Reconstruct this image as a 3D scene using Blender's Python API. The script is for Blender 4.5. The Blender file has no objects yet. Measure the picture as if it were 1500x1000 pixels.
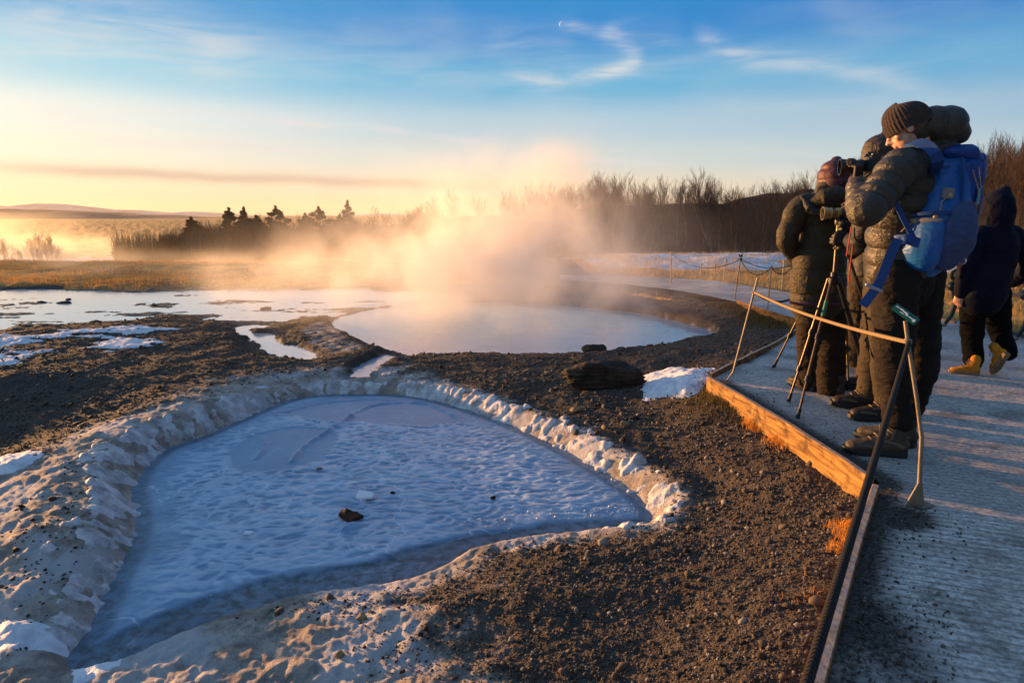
import bpy, bmesh, math, random
import numpy as np
from mathutils import Vector, Matrix
R = math.radians
scene = bpy.context.scene
COL = scene.collection
random.seed(7)
rng = np.random.default_rng(7)

# ------------------------------------------------------------------ camera
CAMZ, PITCH, FPX = 1.25, R(10.48), 1000.0
cam_d = bpy.data.cameras.new('camera')
cam_d.sensor_width = 36.0
cam_d.lens = 24.0
cam_d.clip_start = 0.05
cam_d.clip_end = 30000.0
cam_d.dof.use_dof = True
cam_d.dof.focus_distance = 4.2
cam_d.dof.aperture_fstop = 9.0
cam = bpy.data.objects.new('camera', cam_d)
COL.objects.link(cam)
cam.location = (0, 0, CAMZ)
cam.rotation_euler = (R(90) - PITCH, 0, 0)
scene.camera = cam

# ------------------------------------------------------------------ light, exposure
SUN_EL, SUN_AZ = R(3.3), R(-56.0)          # azimuth from +Y, negative = left of the picture
sd = Vector((math.sin(SUN_AZ) * math.cos(SUN_EL), math.cos(SUN_AZ) * math.cos(SUN_EL), math.sin(SUN_EL)))
sun_d = bpy.data.lights.new('sun', 'SUN')
sun_d.energy = 5.0
sun_d.angle = R(0.55)
sun_d.color = (1.0, 0.50, 0.17)
sun = bpy.data.objects.new('sun', sun_d)
COL.objects.link(sun)
sun.rotation_euler = sd.to_track_quat('Z', 'Y').to_euler()

scene.view_settings.view_transform = 'Standard'
scene.view_settings.look = 'None'
EXPO = 1.5
scene.view_settings.exposure = EXPO
scene.view_settings.gamma = 1.0
scene.view_settings.use_curve_mapping = False
scene.cycles.use_denoising = True
scene.cycles.denoiser = 'OPENIMAGEDENOISE'
scene.cycles.volume_bounces = 4
scene.cycles.volume_max_steps = 64
scene.cycles.max_bounces = 8
scene.cycles.diffuse_bounces = 3
scene.cycles.transparent_max_bounces = 12
scene.cycles.caustics_reflective = False
scene.cycles.caustics_refractive = False
scene.cycles.sample_clamp_indirect = 6.0


class NT:
    """small helper round a node tree"""
    def __init__(s, tree):
        s.t = tree
        s.n = tree.nodes
        s.l = tree.links
        s.n.clear()

    def new(s, kind, **kw):
        n = s.n.new(kind)
        for k, v in kw.items():
            setattr(n, k, v)
        return n

    def put(s, sock, v):
        if v is None:
            return
        if isinstance(v, bpy.types.NodeSocket):
            s.l.new(v, sock)
        elif isinstance(v, (tuple, list)):
            if sock.type == 'RGBA' and len(v) == 3:
                v = (*v, 1)
            sock.default_value = v
        else:
            sock.default_value = v

    def m(s, op, a, b=None, c=None, clamp=False):
        n = s.new('ShaderNodeMath', operation=op, use_clamp=clamp)
        s.put(n.inputs[0], a); s.put(n.inputs[1], b); s.put(n.inputs[2], c)
        return n.outputs[0]

    def vm(s, op, a, b=None):
        n = s.new('ShaderNodeVectorMath', operation=op)
        s.put(n.inputs[0], a); s.put(n.inputs[1], b)
        return n.outputs['Value'] if op in ('DOT_PRODUCT', 'LENGTH') else n.outputs[0]

    def mix(s, f, a, b, mode='MIX', clamp=False):
        n = s.new('ShaderNodeMix', data_type='RGBA', blend_type=mode)
        n.clamp_result = clamp
        s.put(n.inputs[0], f); s.put(n.inputs[6], a); s.put(n.inputs[7], b)
        return n.outputs[2]

    def ramp(s, x, lo, hi, a=0.0, b=1.0, smooth=True):
        n = s.new('ShaderNodeMapRange', interpolation_type='SMOOTHSTEP' if smooth else 'LINEAR', clamp=True)
        s.put(n.inputs[0], x)
        for i, v in enumerate((lo, hi, a, b)):
            s.put(n.inputs[1 + i], v)
        return n.outputs[0]

    def noise(s, vec, scale, detail=4, rough=0.55, dist=0.0, out=0):
        n = s.new('ShaderNodeTexNoise')
        s.put(n.inputs['Vector'], vec); s.put(n.inputs['Scale'], scale)
        s.put(n.inputs['Detail'], detail); s.put(n.inputs['Roughness'], rough); s.put(n.inputs['Distortion'], dist)
        return n.outputs[out]

    def voro(s, vec, scale, feature='F1', out='Distance', rnd=1.0):
        n = s.new('ShaderNodeTexVoronoi', feature=feature)
        s.put(n.inputs['Vector'], vec); s.put(n.inputs['Scale'], scale)
        s.put(n.inputs['Randomness'], rnd)
        return n.outputs[out]

    def mapping(s, vec, loc=(0, 0, 0), rot=(0, 0, 0), scale=(1, 1, 1)):
        n = s.new('ShaderNodeMapping')
        s.put(n.inputs[0], vec); s.put(n.inputs[1], loc); s.put(n.inputs[2], rot); s.put(n.inputs[3], scale)
        return n.outputs[0]

    def bump(s, h, strength=1.0, dist=0.01, normal=None):
        n = s.new('ShaderNodeBump')
        s.put(n.inputs['Strength'], strength); s.put(n.inputs['Distance'], dist); s.put(n.inputs['Height'], h)
        if normal is not None:
            s.put(n.inputs['Normal'], normal)
        return n.outputs[0]

    def coord(s, which='Object'):
        return s.new('ShaderNodeTexCoord').outputs[which]

    def attr(s, name, out='Fac'):
        n = s.new('ShaderNodeAttribute', attribute_name=name)
        return n.outputs[out]

    def sep(s, v):
        n = s.new('ShaderNodeSeparateXYZ')
        s.put(n.inputs[0], v)
        return n.outputs

    def comb(s, x, y, z):
        n = s.new('ShaderNodeCombineXYZ')
        s.put(n.inputs[0], x); s.put(n.inputs[1], y); s.put(n.inputs[2], z)
        return n.outputs[0]


# ------------------------------------------------------------------ sky
world = bpy.data.worlds.new('World')
scene.world = world
world.use_nodes = True
w = NT(world.node_tree)
sky = w.new('ShaderNodeTexSky', sky_type='NISHITA')
sky.sun_disc = False
sky.sun_elevation = SUN_EL
sky.sun_rotation = SUN_AZ
sky.altitude = 100
sky.air_density = 1.0
sky.dust_density = 1.6
sky.ozone_density = 1.6
g = w.coord('Generated')
gx, gy, gz = w.sep(g)
az = w.m('ARCTAN2', gx, gy)                      # radians from +Y, + to the right
el = w.m('ARCSINE', gz)
skyc = sky.outputs[0]


def s2l(c):
    return tuple(((x / 255) / 12.92 if x / 255 <= .04045 else ((x / 255 + .055) / 1.055) ** 2.4) for x in c)


def sky_ramp(stops):
    """colours of the clear sky against elevation (degrees); unseen upper stops tune the ambient light"""
    n = w.new('ShaderNodeValToRGB')
    w.put(n.inputs[0], w.m('DIVIDE', el, R(90.0)))
    r = n.color_ramp
    r.interpolation = 'EASE'
    while len(r.elements) < len(stops):
        r.elements.new(0.5)
    for e, (deg, c) in zip(r.elements, stops):
        e.position = min(max(deg / 90.0, 0), 1)
        e.color = (*s2l(c), 1)
    return n.outputs[0]


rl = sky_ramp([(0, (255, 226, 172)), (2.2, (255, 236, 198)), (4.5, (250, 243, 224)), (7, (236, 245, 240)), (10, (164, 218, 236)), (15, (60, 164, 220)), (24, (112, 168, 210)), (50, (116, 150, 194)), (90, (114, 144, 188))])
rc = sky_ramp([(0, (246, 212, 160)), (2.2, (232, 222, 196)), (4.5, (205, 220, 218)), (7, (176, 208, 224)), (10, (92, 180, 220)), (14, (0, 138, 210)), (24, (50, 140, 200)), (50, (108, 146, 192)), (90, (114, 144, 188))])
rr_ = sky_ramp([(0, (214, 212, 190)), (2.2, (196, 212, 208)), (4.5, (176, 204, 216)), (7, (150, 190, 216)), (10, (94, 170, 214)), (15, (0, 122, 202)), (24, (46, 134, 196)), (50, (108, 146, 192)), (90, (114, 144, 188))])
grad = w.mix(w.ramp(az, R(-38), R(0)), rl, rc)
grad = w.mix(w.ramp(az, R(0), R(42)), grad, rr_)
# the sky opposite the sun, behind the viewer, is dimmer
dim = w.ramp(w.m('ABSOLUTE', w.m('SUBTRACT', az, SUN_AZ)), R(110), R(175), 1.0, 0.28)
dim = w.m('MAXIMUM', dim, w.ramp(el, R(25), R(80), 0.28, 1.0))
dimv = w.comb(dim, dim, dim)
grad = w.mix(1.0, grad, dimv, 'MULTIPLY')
# brighter round the hidden sun
gl = w.m('MULTIPLY', w.ramp(w.m('ABSOLUTE', w.m('SUBTRACT', az, SUN_AZ)), R(36), 0.0), w.ramp(el, R(13), 0.0))
grad = w.mix(w.m('MULTIPLY', gl, .6), grad, (1.35, 1.02, .66))
K_SKY = 1.0 / (0.15 * 2 ** EXPO)
gn_ = w.new('ShaderNodeVectorMath', operation='SCALE')
w.put(gn_.inputs[0], grad)
gn_.inputs['Scale'].default_value = K_SKY
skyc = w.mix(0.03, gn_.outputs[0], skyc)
BELOW = w.ramp(el, R(-1.0), R(-6.0))
skyc = w.mix(BELOW, skyc, (0.35, 0.28, 0.22))


def streak(az0, el0, az1, el1, width, bend=0.0):
    """soft band along the line (az0,el0)-(az1,el1) in degrees; returns 0..1"""
    a0, e0, a1, e1 = map(math.radians, (az0, el0, az1, el1))
    L = math.hypot(a1 - a0, e1 - e0)
    dx, dy = (a1 - a0) / L, (e1 - e0) / L
    x = w.m('SUBTRACT', az, a0)
    y = w.m('SUBTRACT', el, e0)
    t = w.m('ADD', w.m('MULTIPLY', x, dx / L), w.m('MULTIPLY', y, dy / L))
    n = w.m('ADD', w.m('MULTIPLY', x, -dy), w.m('MULTIPLY', y, dx))
    if bend:
        tt = w.m('MULTIPLY', t, w.m('SUBTRACT', 1.0, t))
        n = w.m('SUBTRACT', n, w.m('MULTIPLY', tt, math.radians(bend) * 4))
    wob = w.noise(w.comb(w.m('MULTIPLY', az, 9.0), w.m('MULTIPLY', el, 22.0), az0 * 0.37), 1.0, 3, 0.6)
    n = w.m('ADD', n, w.m('MULTIPLY', w.m('SUBTRACT', wob, 0.5), math.radians(width) * 1.6))
    k = w.m('DIVIDE', n, math.radians(width))
    gss = w.m('POWER', 2.718, w.m('MULTIPLY', w.m('MULTIPLY', k, k), -1.0))
    ends = w.m('MULTIPLY', w.ramp(t, -0.05, 0.22), w.ramp(t, 1.05, 0.72))
    return w.m('MULTIPLY', gss, ends)


# wispy texture, finely stretched
wc = w.mapping(w.comb(az, el, 0.0), rot=(0, 0, R(-6)), scale=(2.2, 15.0, 1))
fine = w.noise(wc, 3.0, 7, 0.62, 0.6)
wc2 = w.mapping(w.comb(az, el, 0.4), rot=(0, 0, R(9)), scale=(2.6, 7.5, 1))
soft = w.noise(wc2, 1.5, 5, 0.5, 0.3)
BR = lambda lst: lst


def pxdir(u, v):
    """picture position in the photograph -> azimuth / elevation in degrees"""
    x, zz = (u - 750) / FPX, (500 - v) / FPX
    X, Y, Z = x, math.cos(PITCH) + zz * math.sin(PITCH), -math.sin(PITCH) + zz * math.cos(PITCH)
    return math.degrees(math.atan2(X, Y)), math.degrees(math.atan2(Z, math.hypot(X, Y)))


def addm(a, b):
    return w.m('ADD', a, b)


fibre = w.ramp(fine, 0.34, 0.66, 0.22, 1.0)
white = None
for (u0, v0, u1, v1, wd, bend, amt) in (
        (-60, 35, 420, 95, 2.2, 0.8, 0.34),
        (300, 75, 960, 120, 2.6, 0.5, 0.14),
        (-40, 162, 520, 190, 0.85, 0.3, 0.30),
        (110, 205, 560, 222, 0.38, 0.1, 0.55),
        (395, 178, 520, 190, 0.30, 0.1, 0.40),
        (500, 182, 730, 212, 0.30, 0.1, 0.45),
        (560, 224, 700, 232, 0.25, 0.0, 0.35),
        (730, 228, 1010, 244, 0.28, 0.1, 0.42),
        (700, 70, 860, 62, 0.9, 0.5, 0.13),
        (812, 34, 930, 72, 0.45, 0.25, 0.24),
        (872, 46, 942, 92, 0.62, 0.5, 0.32),
        (945, 78, 830, 116, 0.65, 0.7, 0.38),
        (920, 96, 735, 104, 0.50, 0.9, 0.38),
        (880, 56, 1010, 60, 1.0, 0.4, 0.12),
        (1010, 40, 1130, 98, 0.60, -0.2, 0.24),
        (1060, 82, 1390, 136, 0.65, 0.5, 0.27),
        (900, 110, 1100, 88, 1.1, 0.5, 0.14),
        (1040, 60, 1560, 90, 3.2, 0.5, 0.07),
        (1080, 222, 1270, 234, 0.30, 0.1, 0.26),
        (1050, 242, 1220, 262, 0.45, 0.1, 0.20),
        (980, 148, 1500, 168, 1.2, 0.2, 0.10)):
    a0, e0 = pxdir(u0, v0)
    a1, e1 = pxdir(u1, v1)
    s = w.m('MULTIPLY', w.m('MULTIPLY', streak(a0, e0, a1, e1, wd, bend), fibre), amt * 1.5)
    white = s if white is None else addm(white, s)
white = addm(white, w.m('MULTIPLY', w.ramp(soft, 0.50, 0.8, 0, 0.16), w.ramp(el, 0.03, 0.2)))
white = w.m('MINIMUM', white, 0.85)
# cloud lit warm near the sun side
warm = w.ramp(az, R(5), R(-60))
ccol = w.mix(warm, tuple(K_SKY * x for x in (.72, .74, .76)), tuple(K_SKY * x for x in (.98, .86, .74)))
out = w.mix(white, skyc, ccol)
# grey-brown bank of cloud low over the horizon, left
a0, e0 = pxdir(-80, 243)
a1, e1 = pxdir(790, 278)
dark = w.m('MULTIPLY', streak(a0, e0, a1, e1, 0.42, 0.15), 0.75)
out = w.mix(dark, out, tuple(K_SKY * x for x in (.62, .47, .37)))
bg = w.new('ShaderNodeBackground')
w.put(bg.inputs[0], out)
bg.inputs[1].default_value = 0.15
wo = w.new('ShaderNodeOutputWorld')
w.l.new(bg.outputs[0], wo.inputs[0])


# ------------------------------------------------------------------ helpers
def W(u, v, z):
    """point of the plane at height z seen at photograph position (u, v)"""
    x, zz = (u - 750) / FPX, (500 - v) / FPX
    d = Vector((x, math.cos(PITCH) + zz * math.sin(PITCH), -math.sin(PITCH) + zz * math.cos(PITCH)))
    t = (z - CAMZ) / d.z
    return Vector((d.x * t, d.y * t, z))


def at(u, v, y):
    """point at distance y seen at photograph position (u, v)"""
    x, zz = (u - 750) / FPX, (500 - v) / FPX
    d = Vector((x, math.cos(PITCH) + zz * math.sin(PITCH), -math.sin(PITCH) + zz * math.cos(PITCH)))
    t = y / d.y
    return Vector((d.x * t, y, CAMZ + d.z * t))


def mat(name):
    m = bpy.data.materials.new(name)
    m.use_nodes = True
    t = NT(m.node_tree)
    b = t.new('ShaderNodeBsdfPrincipled')
    o = t.new('ShaderNodeOutputMaterial')
    t.l.new(b.outputs[0], o.inputs[0])
    t.b = b
    t.o = o
    return m, t


def basic(name, col, rough=0.6, metal=0.0, var=0.12, vscale=20, bump=0.0, bscale=200, spec=0.5, sheen=0.0, coat=0.0):
    m, t = mat(name)
    c = t.coord()
    n = t.noise(c, vscale, 5, 0.6)
    lo = tuple(max(0, x * (1 - var * 1.6)) for x in col)
    hi = tuple(min(1, x * (1 + var * 1.6)) for x in col)
    t.put(t.b.inputs['Base Color'], t.mix(t.ramp(n, 0.3, 0.7), lo, hi))
    t.put(t.b.inputs['Roughness'], t.ramp(t.noise(c, vscale * 2.3, 3), 0.3, 0.7, max(0, rough - 0.07), min(1, rough + 0.07)))
    t.b.inputs['Metallic'].default_value = metal
    t.b.inputs['Specular IOR Level'].default_value = spec
    if sheen:
        t.b.inputs['Sheen Weight'].default_value = sheen
    if bump:
        t.put(t.b.inputs['Normal'], t.bump(t.noise(c, bscale, 4, 0.6), 1.0, bump))
    return m


def tag(o, label=None, cat=None, group=None, kind=None):
    if label: o['label'] = label
    if cat: o['category'] = cat
    if group: o['group'] = group
    if kind: o['kind'] = kind
    return o


def mesh_np(name, verts, faces, material=None, smooth=True, parent=None, attrs=None):
    """verts (n,3); faces (m,3) or (m,4) integer array"""
    me = bpy.data.meshes.new(name)
    verts = np.ascontiguousarray(verts, dtype=np.float32)
    faces = np.ascontiguousarray(faces, dtype=np.int32)
    k = faces.shape[1]
    me.vertices.add(len(verts))
    me.vertices.foreach_set('co', verts.ravel())
    me.loops.add(faces.size)
    me.loops.foreach_set('vertex_index', faces.ravel())
    me.polygons.add(len(faces))
    me.polygons.foreach_set('loop_start', np.arange(0, faces.size, k, dtype=np.int32))
    me.polygons.foreach_set('loop_total', np.full(len(faces), k, dtype=np.int32))
    if smooth:
        me.polygons.foreach_set('use_smooth', np.ones(len(faces), dtype=bool))
    me.update(calc_edges=True)
    for nm, a in (attrs or {}).items():
        at_ = me.attributes.new(nm, 'FLOAT', 'POINT')
        at_.data.foreach_set('value', np.ascontiguousarray(a, dtype=np.float32))
    o = bpy.data.objects.new(name, me)
    if material: me.materials.append(material)
    COL.objects.link(o)
    if parent: o.parent = parent
    return o


def empty(name, loc=(0, 0, 0), rz=0.0, **kw):
    o = bpy.data.objects.new(name, None)
    o.empty_display_size = 0.1
    COL.objects.link(o)
    o.location = loc
    o.rotation_euler = (0, 0, rz)
    tag(o, **kw)
    return o


def hash2(ix, iy, seed):
    h = (ix.astype(np.int64) * 374761393 + iy.astype(np.int64) * 668265263 + seed * 974634777) & 0xFFFFFFFF
    h = ((h ^ (h >> 13)) * 1274126177) & 0xFFFFFFFF
    h = (h ^ (h >> 16)) & 0xFFFFFFFF
    return h.astype(np.float64) / 4294967295.0


def vnoise(x, y, seed=0):
    ix, iy = np.floor(x), np.floor(y)
    fx, fy = x - ix, y - iy
    fx = fx * fx * fx * (fx * (fx * 6 - 15) + 10)
    fy = fy * fy * fy * (fy * (fy * 6 - 15) + 10)
    a, b = hash2(ix, iy, seed), hash2(ix + 1, iy, seed)
    c, d = hash2(ix, iy + 1, seed), hash2(ix + 1, iy + 1, seed)
    return (a + (b - a) * fx) * (1 - fy) + (c + (d - c) * fx) * fy


def fbm(x, y, wl, octv=4, seed=0, gain=0.5):
    s, amp, tot, f = 0.0, 1.0, 0.0, 1.0 / wl
    for i in range(octv):
        ca, sa = math.cos(i * 1.1 + .3), math.sin(i * 1.1 + .3)
        s = s + amp * vnoise((x * ca - y * sa) * f, (x * sa + y * ca) * f, seed + i * 17)
        tot += amp
        amp *= gain
        f *= 2.03
    return s / tot - 0.5


def sst(x, a, b):
    t = np.clip((x - a) / (b - a), 0, 1)
    return t * t * (3 - 2 * t)


def catmull(pts, n=6, closed=True):
    P = [np.array(p[:2], float) for p in pts]
    out = []
    N = len(P)
    for i in range(N if closed else N - 1):
        p0, p1, p2, p3 = (P[(i - 1) % N] if closed or i else P[0]), P[i], P[(i + 1) % N], (P[(i + 2) % N] if closed or i + 2 < N else P[-1])
        for k in range(n):
            t = k / n
            out.append(0.5 * ((2 * p1) + (-p0 + p2) * t + (2 * p0 - 5 * p1 + 4 * p2 - p3) * t * t + (-p0 + 3 * p1 - 3 * p2 + p3) * t ** 3))
    if not closed: out.append(P[-1])
    return np.array(out)


def poly_dist(x, y, poly, closed=True):
    """signed distance (negative inside) and arc length of the nearest boundary point"""
    N = len(poly)
    best = np.full(x.shape, 1e9)
    arc = np.zeros(x.shape)
    inside = np.zeros(x.shape, bool)
    s0 = 0.0
    for i in range(N if closed else N - 1):
        a, b = poly[i], poly[(i + 1) % N]
        dx, dy = b - a
        L2 = dx * dx + dy * dy + 1e-12
        t = np.clip(((x - a[0]) * dx + (y - a[1]) * dy) / L2, 0, 1)
        d = np.hypot(x - a[0] - t * dx, y - a[1] - t * dy)
        m = d < best
        best = np.where(m, d, best)
        arc = np.where(m, s0 + t * math.sqrt(L2), arc)
        s0 += math.sqrt(L2)
        if closed:
            c = ((a[1] > y) != (b[1] > y)) & (x < (b[0] - a[0]) * (y - a[1]) / (b[1] - a[1] + 1e-12) + a[0])
            inside ^= c
    return (np.where(inside, -best, best) if closed else best), arc, s0


def wpoly(px, z, n=6, closed=True):
    return catmull([W(u, v, z) for u, v in px], n, closed)

# ------------------------------------------------------------------ plan of the place
Z_ICE, Z_WATER = -0.37, -0.30
pool_px = [(118, 958), (150, 915), (178, 850), (205, 795), (212, 745), (205, 715), (238, 665), (300, 640), (350, 618),
           (400, 596), (450, 582), (520, 578), (590, 580), (650, 592), (720, 615), (780, 640), (850, 678), (905, 712),
           (938, 742), (938, 762), (890, 772), (820, 777), (740, 789), (680, 803), (635, 828), (590, 846), (520, 857), (430, 872),
           (340, 895), (250, 925), (190, 955), (140, 972)]
POOL = wpoly(pool_px, Z_ICE)
# per control point: rim height, bank width, frost amount
rimv = []
for i, (u, v) in enumerate(pool_px):
    if i <= 1: rimv.append((-0.31, 0.16, 0.5))
    elif i <= 8: rimv.append((-0.205, 0.26, 1.0))
    elif i <= 12: rimv.append((-0.275, 0.20, 0.45))
    elif i <= 15: rimv.append((-0.265, 0.22, 0.7))
    elif i <= 18: rimv.append((-0.265, 0.28, 1.0))
    elif i <= 20: rimv.append((-0.31, 0.14, 0.6))
    else: rimv.append((-0.325, 0.11, 0.0))
RIMV = np.repeat(np.array(rimv), 6, axis=0)
RIMV = np.array([np.mean([RIMV[(k + j) % len(RIMV)] for j in range(-5, 6)], axis=0) for k in range(len(RIMV))])
seg = np.hypot(*(np.roll(POOL, -1, 0) - POOL).T)
ARC = np.concatenate([[0], np.cumsum(seg)])[:-1]

hot_px = [(487, 470), (497, 485), (528, 503), (580, 516), (625, 523), (700, 523), (800, 524), (870, 524), (940, 517), (1000, 507),
          (1038, 498), (1053, 492), (1040, 484), (1000, 473), (950, 462), (900, 455), (840, 449), (760, 445), (680, 443), (600, 446), (540, 455)]
HOT = wpoly(hot_px, Z_WATER)
wet_px = [(-700, 425), (-300, 424), (0, 424), (200, 422), (400, 421), (640, 426), (700, 438), (600, 448), (520, 458), (492, 472), (455, 466), (425, 478), (436, 500),
          (470, 520), (440, 527), (395, 512), (360, 490), (300, 478), (230, 468), (150, 480), (60, 478), (0, 492), (-300, 500), (-700, 500)]
WET = wpoly(wet_px, Z_WATER, 4)
chan1 = wpoly([(592, 517), (566, 527), (545, 540), (536, 553)], Z_WATER, 5, False)
chan2 = wpoly([(345, 480), (372, 492), (405, 508), (440, 522)], Z_WATER, 5, False)
isle = wpoly([(432, 486), (458, 475), (482, 474), (502, 488), (535, 510), (518, 515), (482, 516), (452, 503)], Z_WATER + .05, 4)
CRUST = wpoly([(-260, 740), (-80, 715), (60, 680), (130, 635), (220, 610), (330, 583), (430, 562), (520, 556), (560, 575), (500, 600), (300, 700), (240, 820), (190, 940), (260, 1010), (100, 1150), (-500, 1150), (-500, 800)], -.28, 4)
# left edge of the path: near -> far
PA = [W(1180, 1120, 0), W(1262, 790, 0), W(1290, 706, 0), W(1040, 552, 0), W(1085, 528, 0), W(1140, 500, 0), W(1178, 476, 0), W(1085, 443, 0), W(1040, 433, 0), W(985, 424, 0), W(905, 415, 0), W(820, 409, 0)]
PB = [W(820, 403, 0), W(900, 404, 0), W(960, 406, 0), W(1050, 412, 0), W(1160, 429, 0), W(1260, 444, 0), W(1360, 461, 0), W(1440, 478, 0), W(1560, 508, 0)]
PATH = np.array([p[:2] for p in PA] + [p[:2] for p in PB] + [(7.2, 4.6), (7.5, -6), (-0.2, -6), (0.55, -1.0)])


def far_v(y, right):
    """ground profile away from the pools"""
    zl = np.interp(y, [0, 14, 22, 30, 40, 60, 100, 400, 7000], [-.2, -.24, -.22, -.85, -1.55, -2.1, -2.6, -3.0, -3.0])
    zr = np.interp(y, [0, 14, 22, 30, 40, 60, 100, 400, 7000], [-.12, -.08, -.02, -.50, -1.05, -2.15, -2.7, -3.0, -3.0])
    return zl * (1 - right) + zr * right


def terrain(x, y):
    r = np.hypot(x, y)
    right = sst(x, 0.0, 4.5)
    z = far_v(y, right)
    n1 = fbm(x, y, 1.6, 4, 1)
    n2 = fbm(x, y, 0.35, 4, 2)
    n3 = fbm(x, y, 0.07, 3, 3)
    z = z + n1 * .05 + n1 * sst(r, 18, 60) * .5
    near = r < 16
    A = {k: np.zeros_like(x) for k in ('sinter', 'frost', 'grass', 'wet', 'snow', 'moss')}
    lowl = sst(-x, 1.7, 3.4) * (1 - sst(y, 4.4, 6.4))
    z = z - .26 * lowl
    # path shoulder
    dp, _, _ = poly_dist(x, y, PATH)
    k = 1 - sst(dp, 0.02, 0.7)
    z = z * (1 - k) + (-0.068 + n1 * .03 + n2 * .035) * k
    A['moss'] = np.where(dp > 0, np.exp(-dp / 0.14), 0) * sst(fbm(x, y, .5, 3, 9), -.15, .2)
    # left mound / levee of pool 1
    d1, arc, tot = poly_dist(x, y, POOL)
    rim = np.interp(arc, ARC, RIMV[:, 0], period=tot)
    wid = np.interp(arc, ARC, RIMV[:, 1], period=tot)
    fr = np.interp(arc, ARC, RIMV[:, 2], period=tot)
    leftside = sst(-x, 0.2, 1.6)
    lev = np.exp(-np.clip(d1 - wid, 0, 9) / (0.35 + 0.55 * leftside))
    low = -0.27 - .05 * leftside
    nz = np.clip((4.6 - y) / 2.0, 0, 1) * sst(-x, -1.0, 1.0)
    z = z * (1 - nz) + (low + n1 * .04) * nz
    z = z + (rim + 0.03 * leftside - z) * np.clip(lev, 0, 1) * np.where(d1 < 1.8, 1, 0)
    # sunlit crust that falls away from the pool towards the left
    dcr, _, _ = poly_dist(x, y, CRUST)
    kc_ = 1 - sst(dcr + n1 * .5 + n2 * .3, -.22, .12)
    slope = rim - np.clip(d1 - wid, 0, 1.5) * .17 + n1 * .05
    z = np.where(d1 > 0, z * (1 - kc_) + slope * kc_, z)
    # left broad mound, rising towards the pool
    mound = np.exp(-(((x + 2.85) / 0.85) ** 2 + ((y - 4.3) / 1.5) ** 2)) * .085 + np.exp(-(((x + 1.9) / 0.5) ** 2 + ((y - 2.45) / 0.5) ** 2)) * .05
    z = z + mound * np.where(d1 > 0, 1, 0) * sst(d1, 0.0, .5) * .3
    A['sinter'] = np.maximum(np.exp(-np.clip(d1 - .1, 0, 9) / (0.20 + .5 * leftside)), nz * sst(fbm(x, y, .9, 3, 5), -.25, .12) * (1 - sst(x, -.2, .9)))
    A['sinter'] = np.maximum(A['sinter'] * np.where((d1 > 2.2), 0, 1), kc_ * 1.0)
    z = z + np.where(d1 > 0, np.exp(-((d1 - .17) / .10) ** 2), 0) * .038 * (1 - fr) * np.where(d1 < 1, 1, 0)
    # wet flats
    dw, _, _ = poly_dist(x, y, WET)
    kw = 1 - sst(dw + n1 * .9 + n2 * .5, -0.45, 0.45)
    z = z * (1 - kw) + (Z_WATER - .016 + .016 * sst(y, 14.5, 9.5) + n1 * .030 - .002 + fbm(x * .45, y * 1.6, .5, 4, 33) * .065 + n3 * .010) * kw
    A['wet'] = np.maximum(kw, 0)
    for ch, wd in ((chan1, .10), (chan2, .08)):
        dc, _, _ = poly_dist(x, y, ch, False)
        kc = 1 - sst(dc + n2 * .45, wd * .5, wd * 2.2)
        z = z * (1 - kc) + (Z_WATER - .035) * kc
        A['wet'] = np.maximum(A['wet'], kc)
    di, _, _ = poly_dist(x, y, isle)
    ki = 1 - sst(di + n2 * .12, -.14, .12)
    z = np.maximum(z, z * (1 - ki) + (Z_WATER + .055 + n1 * .05 + n2 * .04) * ki)
    A['sinter'] = np.maximum(A['sinter'], ki * .55)
    # hot pool
    d2, arc2, tot2 = poly_dist(x, y, HOT)
    e = np.exp(-np.clip(d2, 0, 9) / .25) * np.where(dw > 0.1, 1, 0) * (1 - ki)
    z = z + (Z_WATER + .055 - z) * e * sst(fbm(x, y, .8, 3, 11), -.5, .3)
    A['sinter'] = np.maximum(A['sinter'], np.exp(-np.clip(d2 - .02, 0, 9) / .05) * .42)
    kh = 1 - sst(d2 + n2 * .08, -0.10, 0.05)
    z = z * (1 - kh) + (-0.75) * kh
    # bank and floor of pool 1
    bank = sst(d1, 0.0, wid)
    comb = np.sin(arc / 0.0175 + 9 * fbm(x, y, .35, 2, 21)) * .5 + .5
    kk = 1 - sst(d1, wid, wid + .35)
    z = np.where(d1 >= wid, z * (1 - kk) + rim * kk, z)
    inb = (d1 > -.05) & (d1 < wid * 1.25)
    prof = Z_ICE - .03 + (rim - Z_ICE + .03) * (bank ** 0.75)
    z = np.where(d1 < wid, prof, z)
    f_low = sst(n1 + n2 * .6, -.35, .05)
    A['frost'] = fr * f_low * sst(d1, -.06, .05) * (1 - sst(d1 + n2 * .12, wid * .72, wid * 1.12))
    z = np.where(d1 < 0.0, Z_ICE - .03 + np.clip(d1, -.4, 0) * .5, z)
    A['comb'] = comb
    # fine relief, less of it on smooth sinter and none under water
    amp = np.where(near, 1.0, np.clip(16 / np.maximum(r, 1), 0, 1))
    rough_ = (1 - .30 * A['sinter']) * (1 - .5 * A['wet'])
    z = z + (n2 * .042 + n3 * .018) * rough_ * amp
    z = z + np.where(r < 9, fbm(x, y, .022, 2, 31) * .009 * rough_ * (1 - sst(r, 5, 9)), 0)
    z = z + np.where(r < 8, np.abs(fbm(x, y, .10, 3, 35)) * .050 * np.clip(A['sinter'], 0, 1) * sst(d1, wid * .9, wid * 1.6), 0)
    # under the path
    z = np.where(dp < -.02, np.minimum(z, -0.10), z)
    # grass
    band = sst(y + n1 * 2.5 + np.clip(-x, 0, 30) * .04, 14.3, 15.2) * (1 - sst(y, 26, 34)) * (1 - sst(x, -0.5, 1.5))
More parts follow.
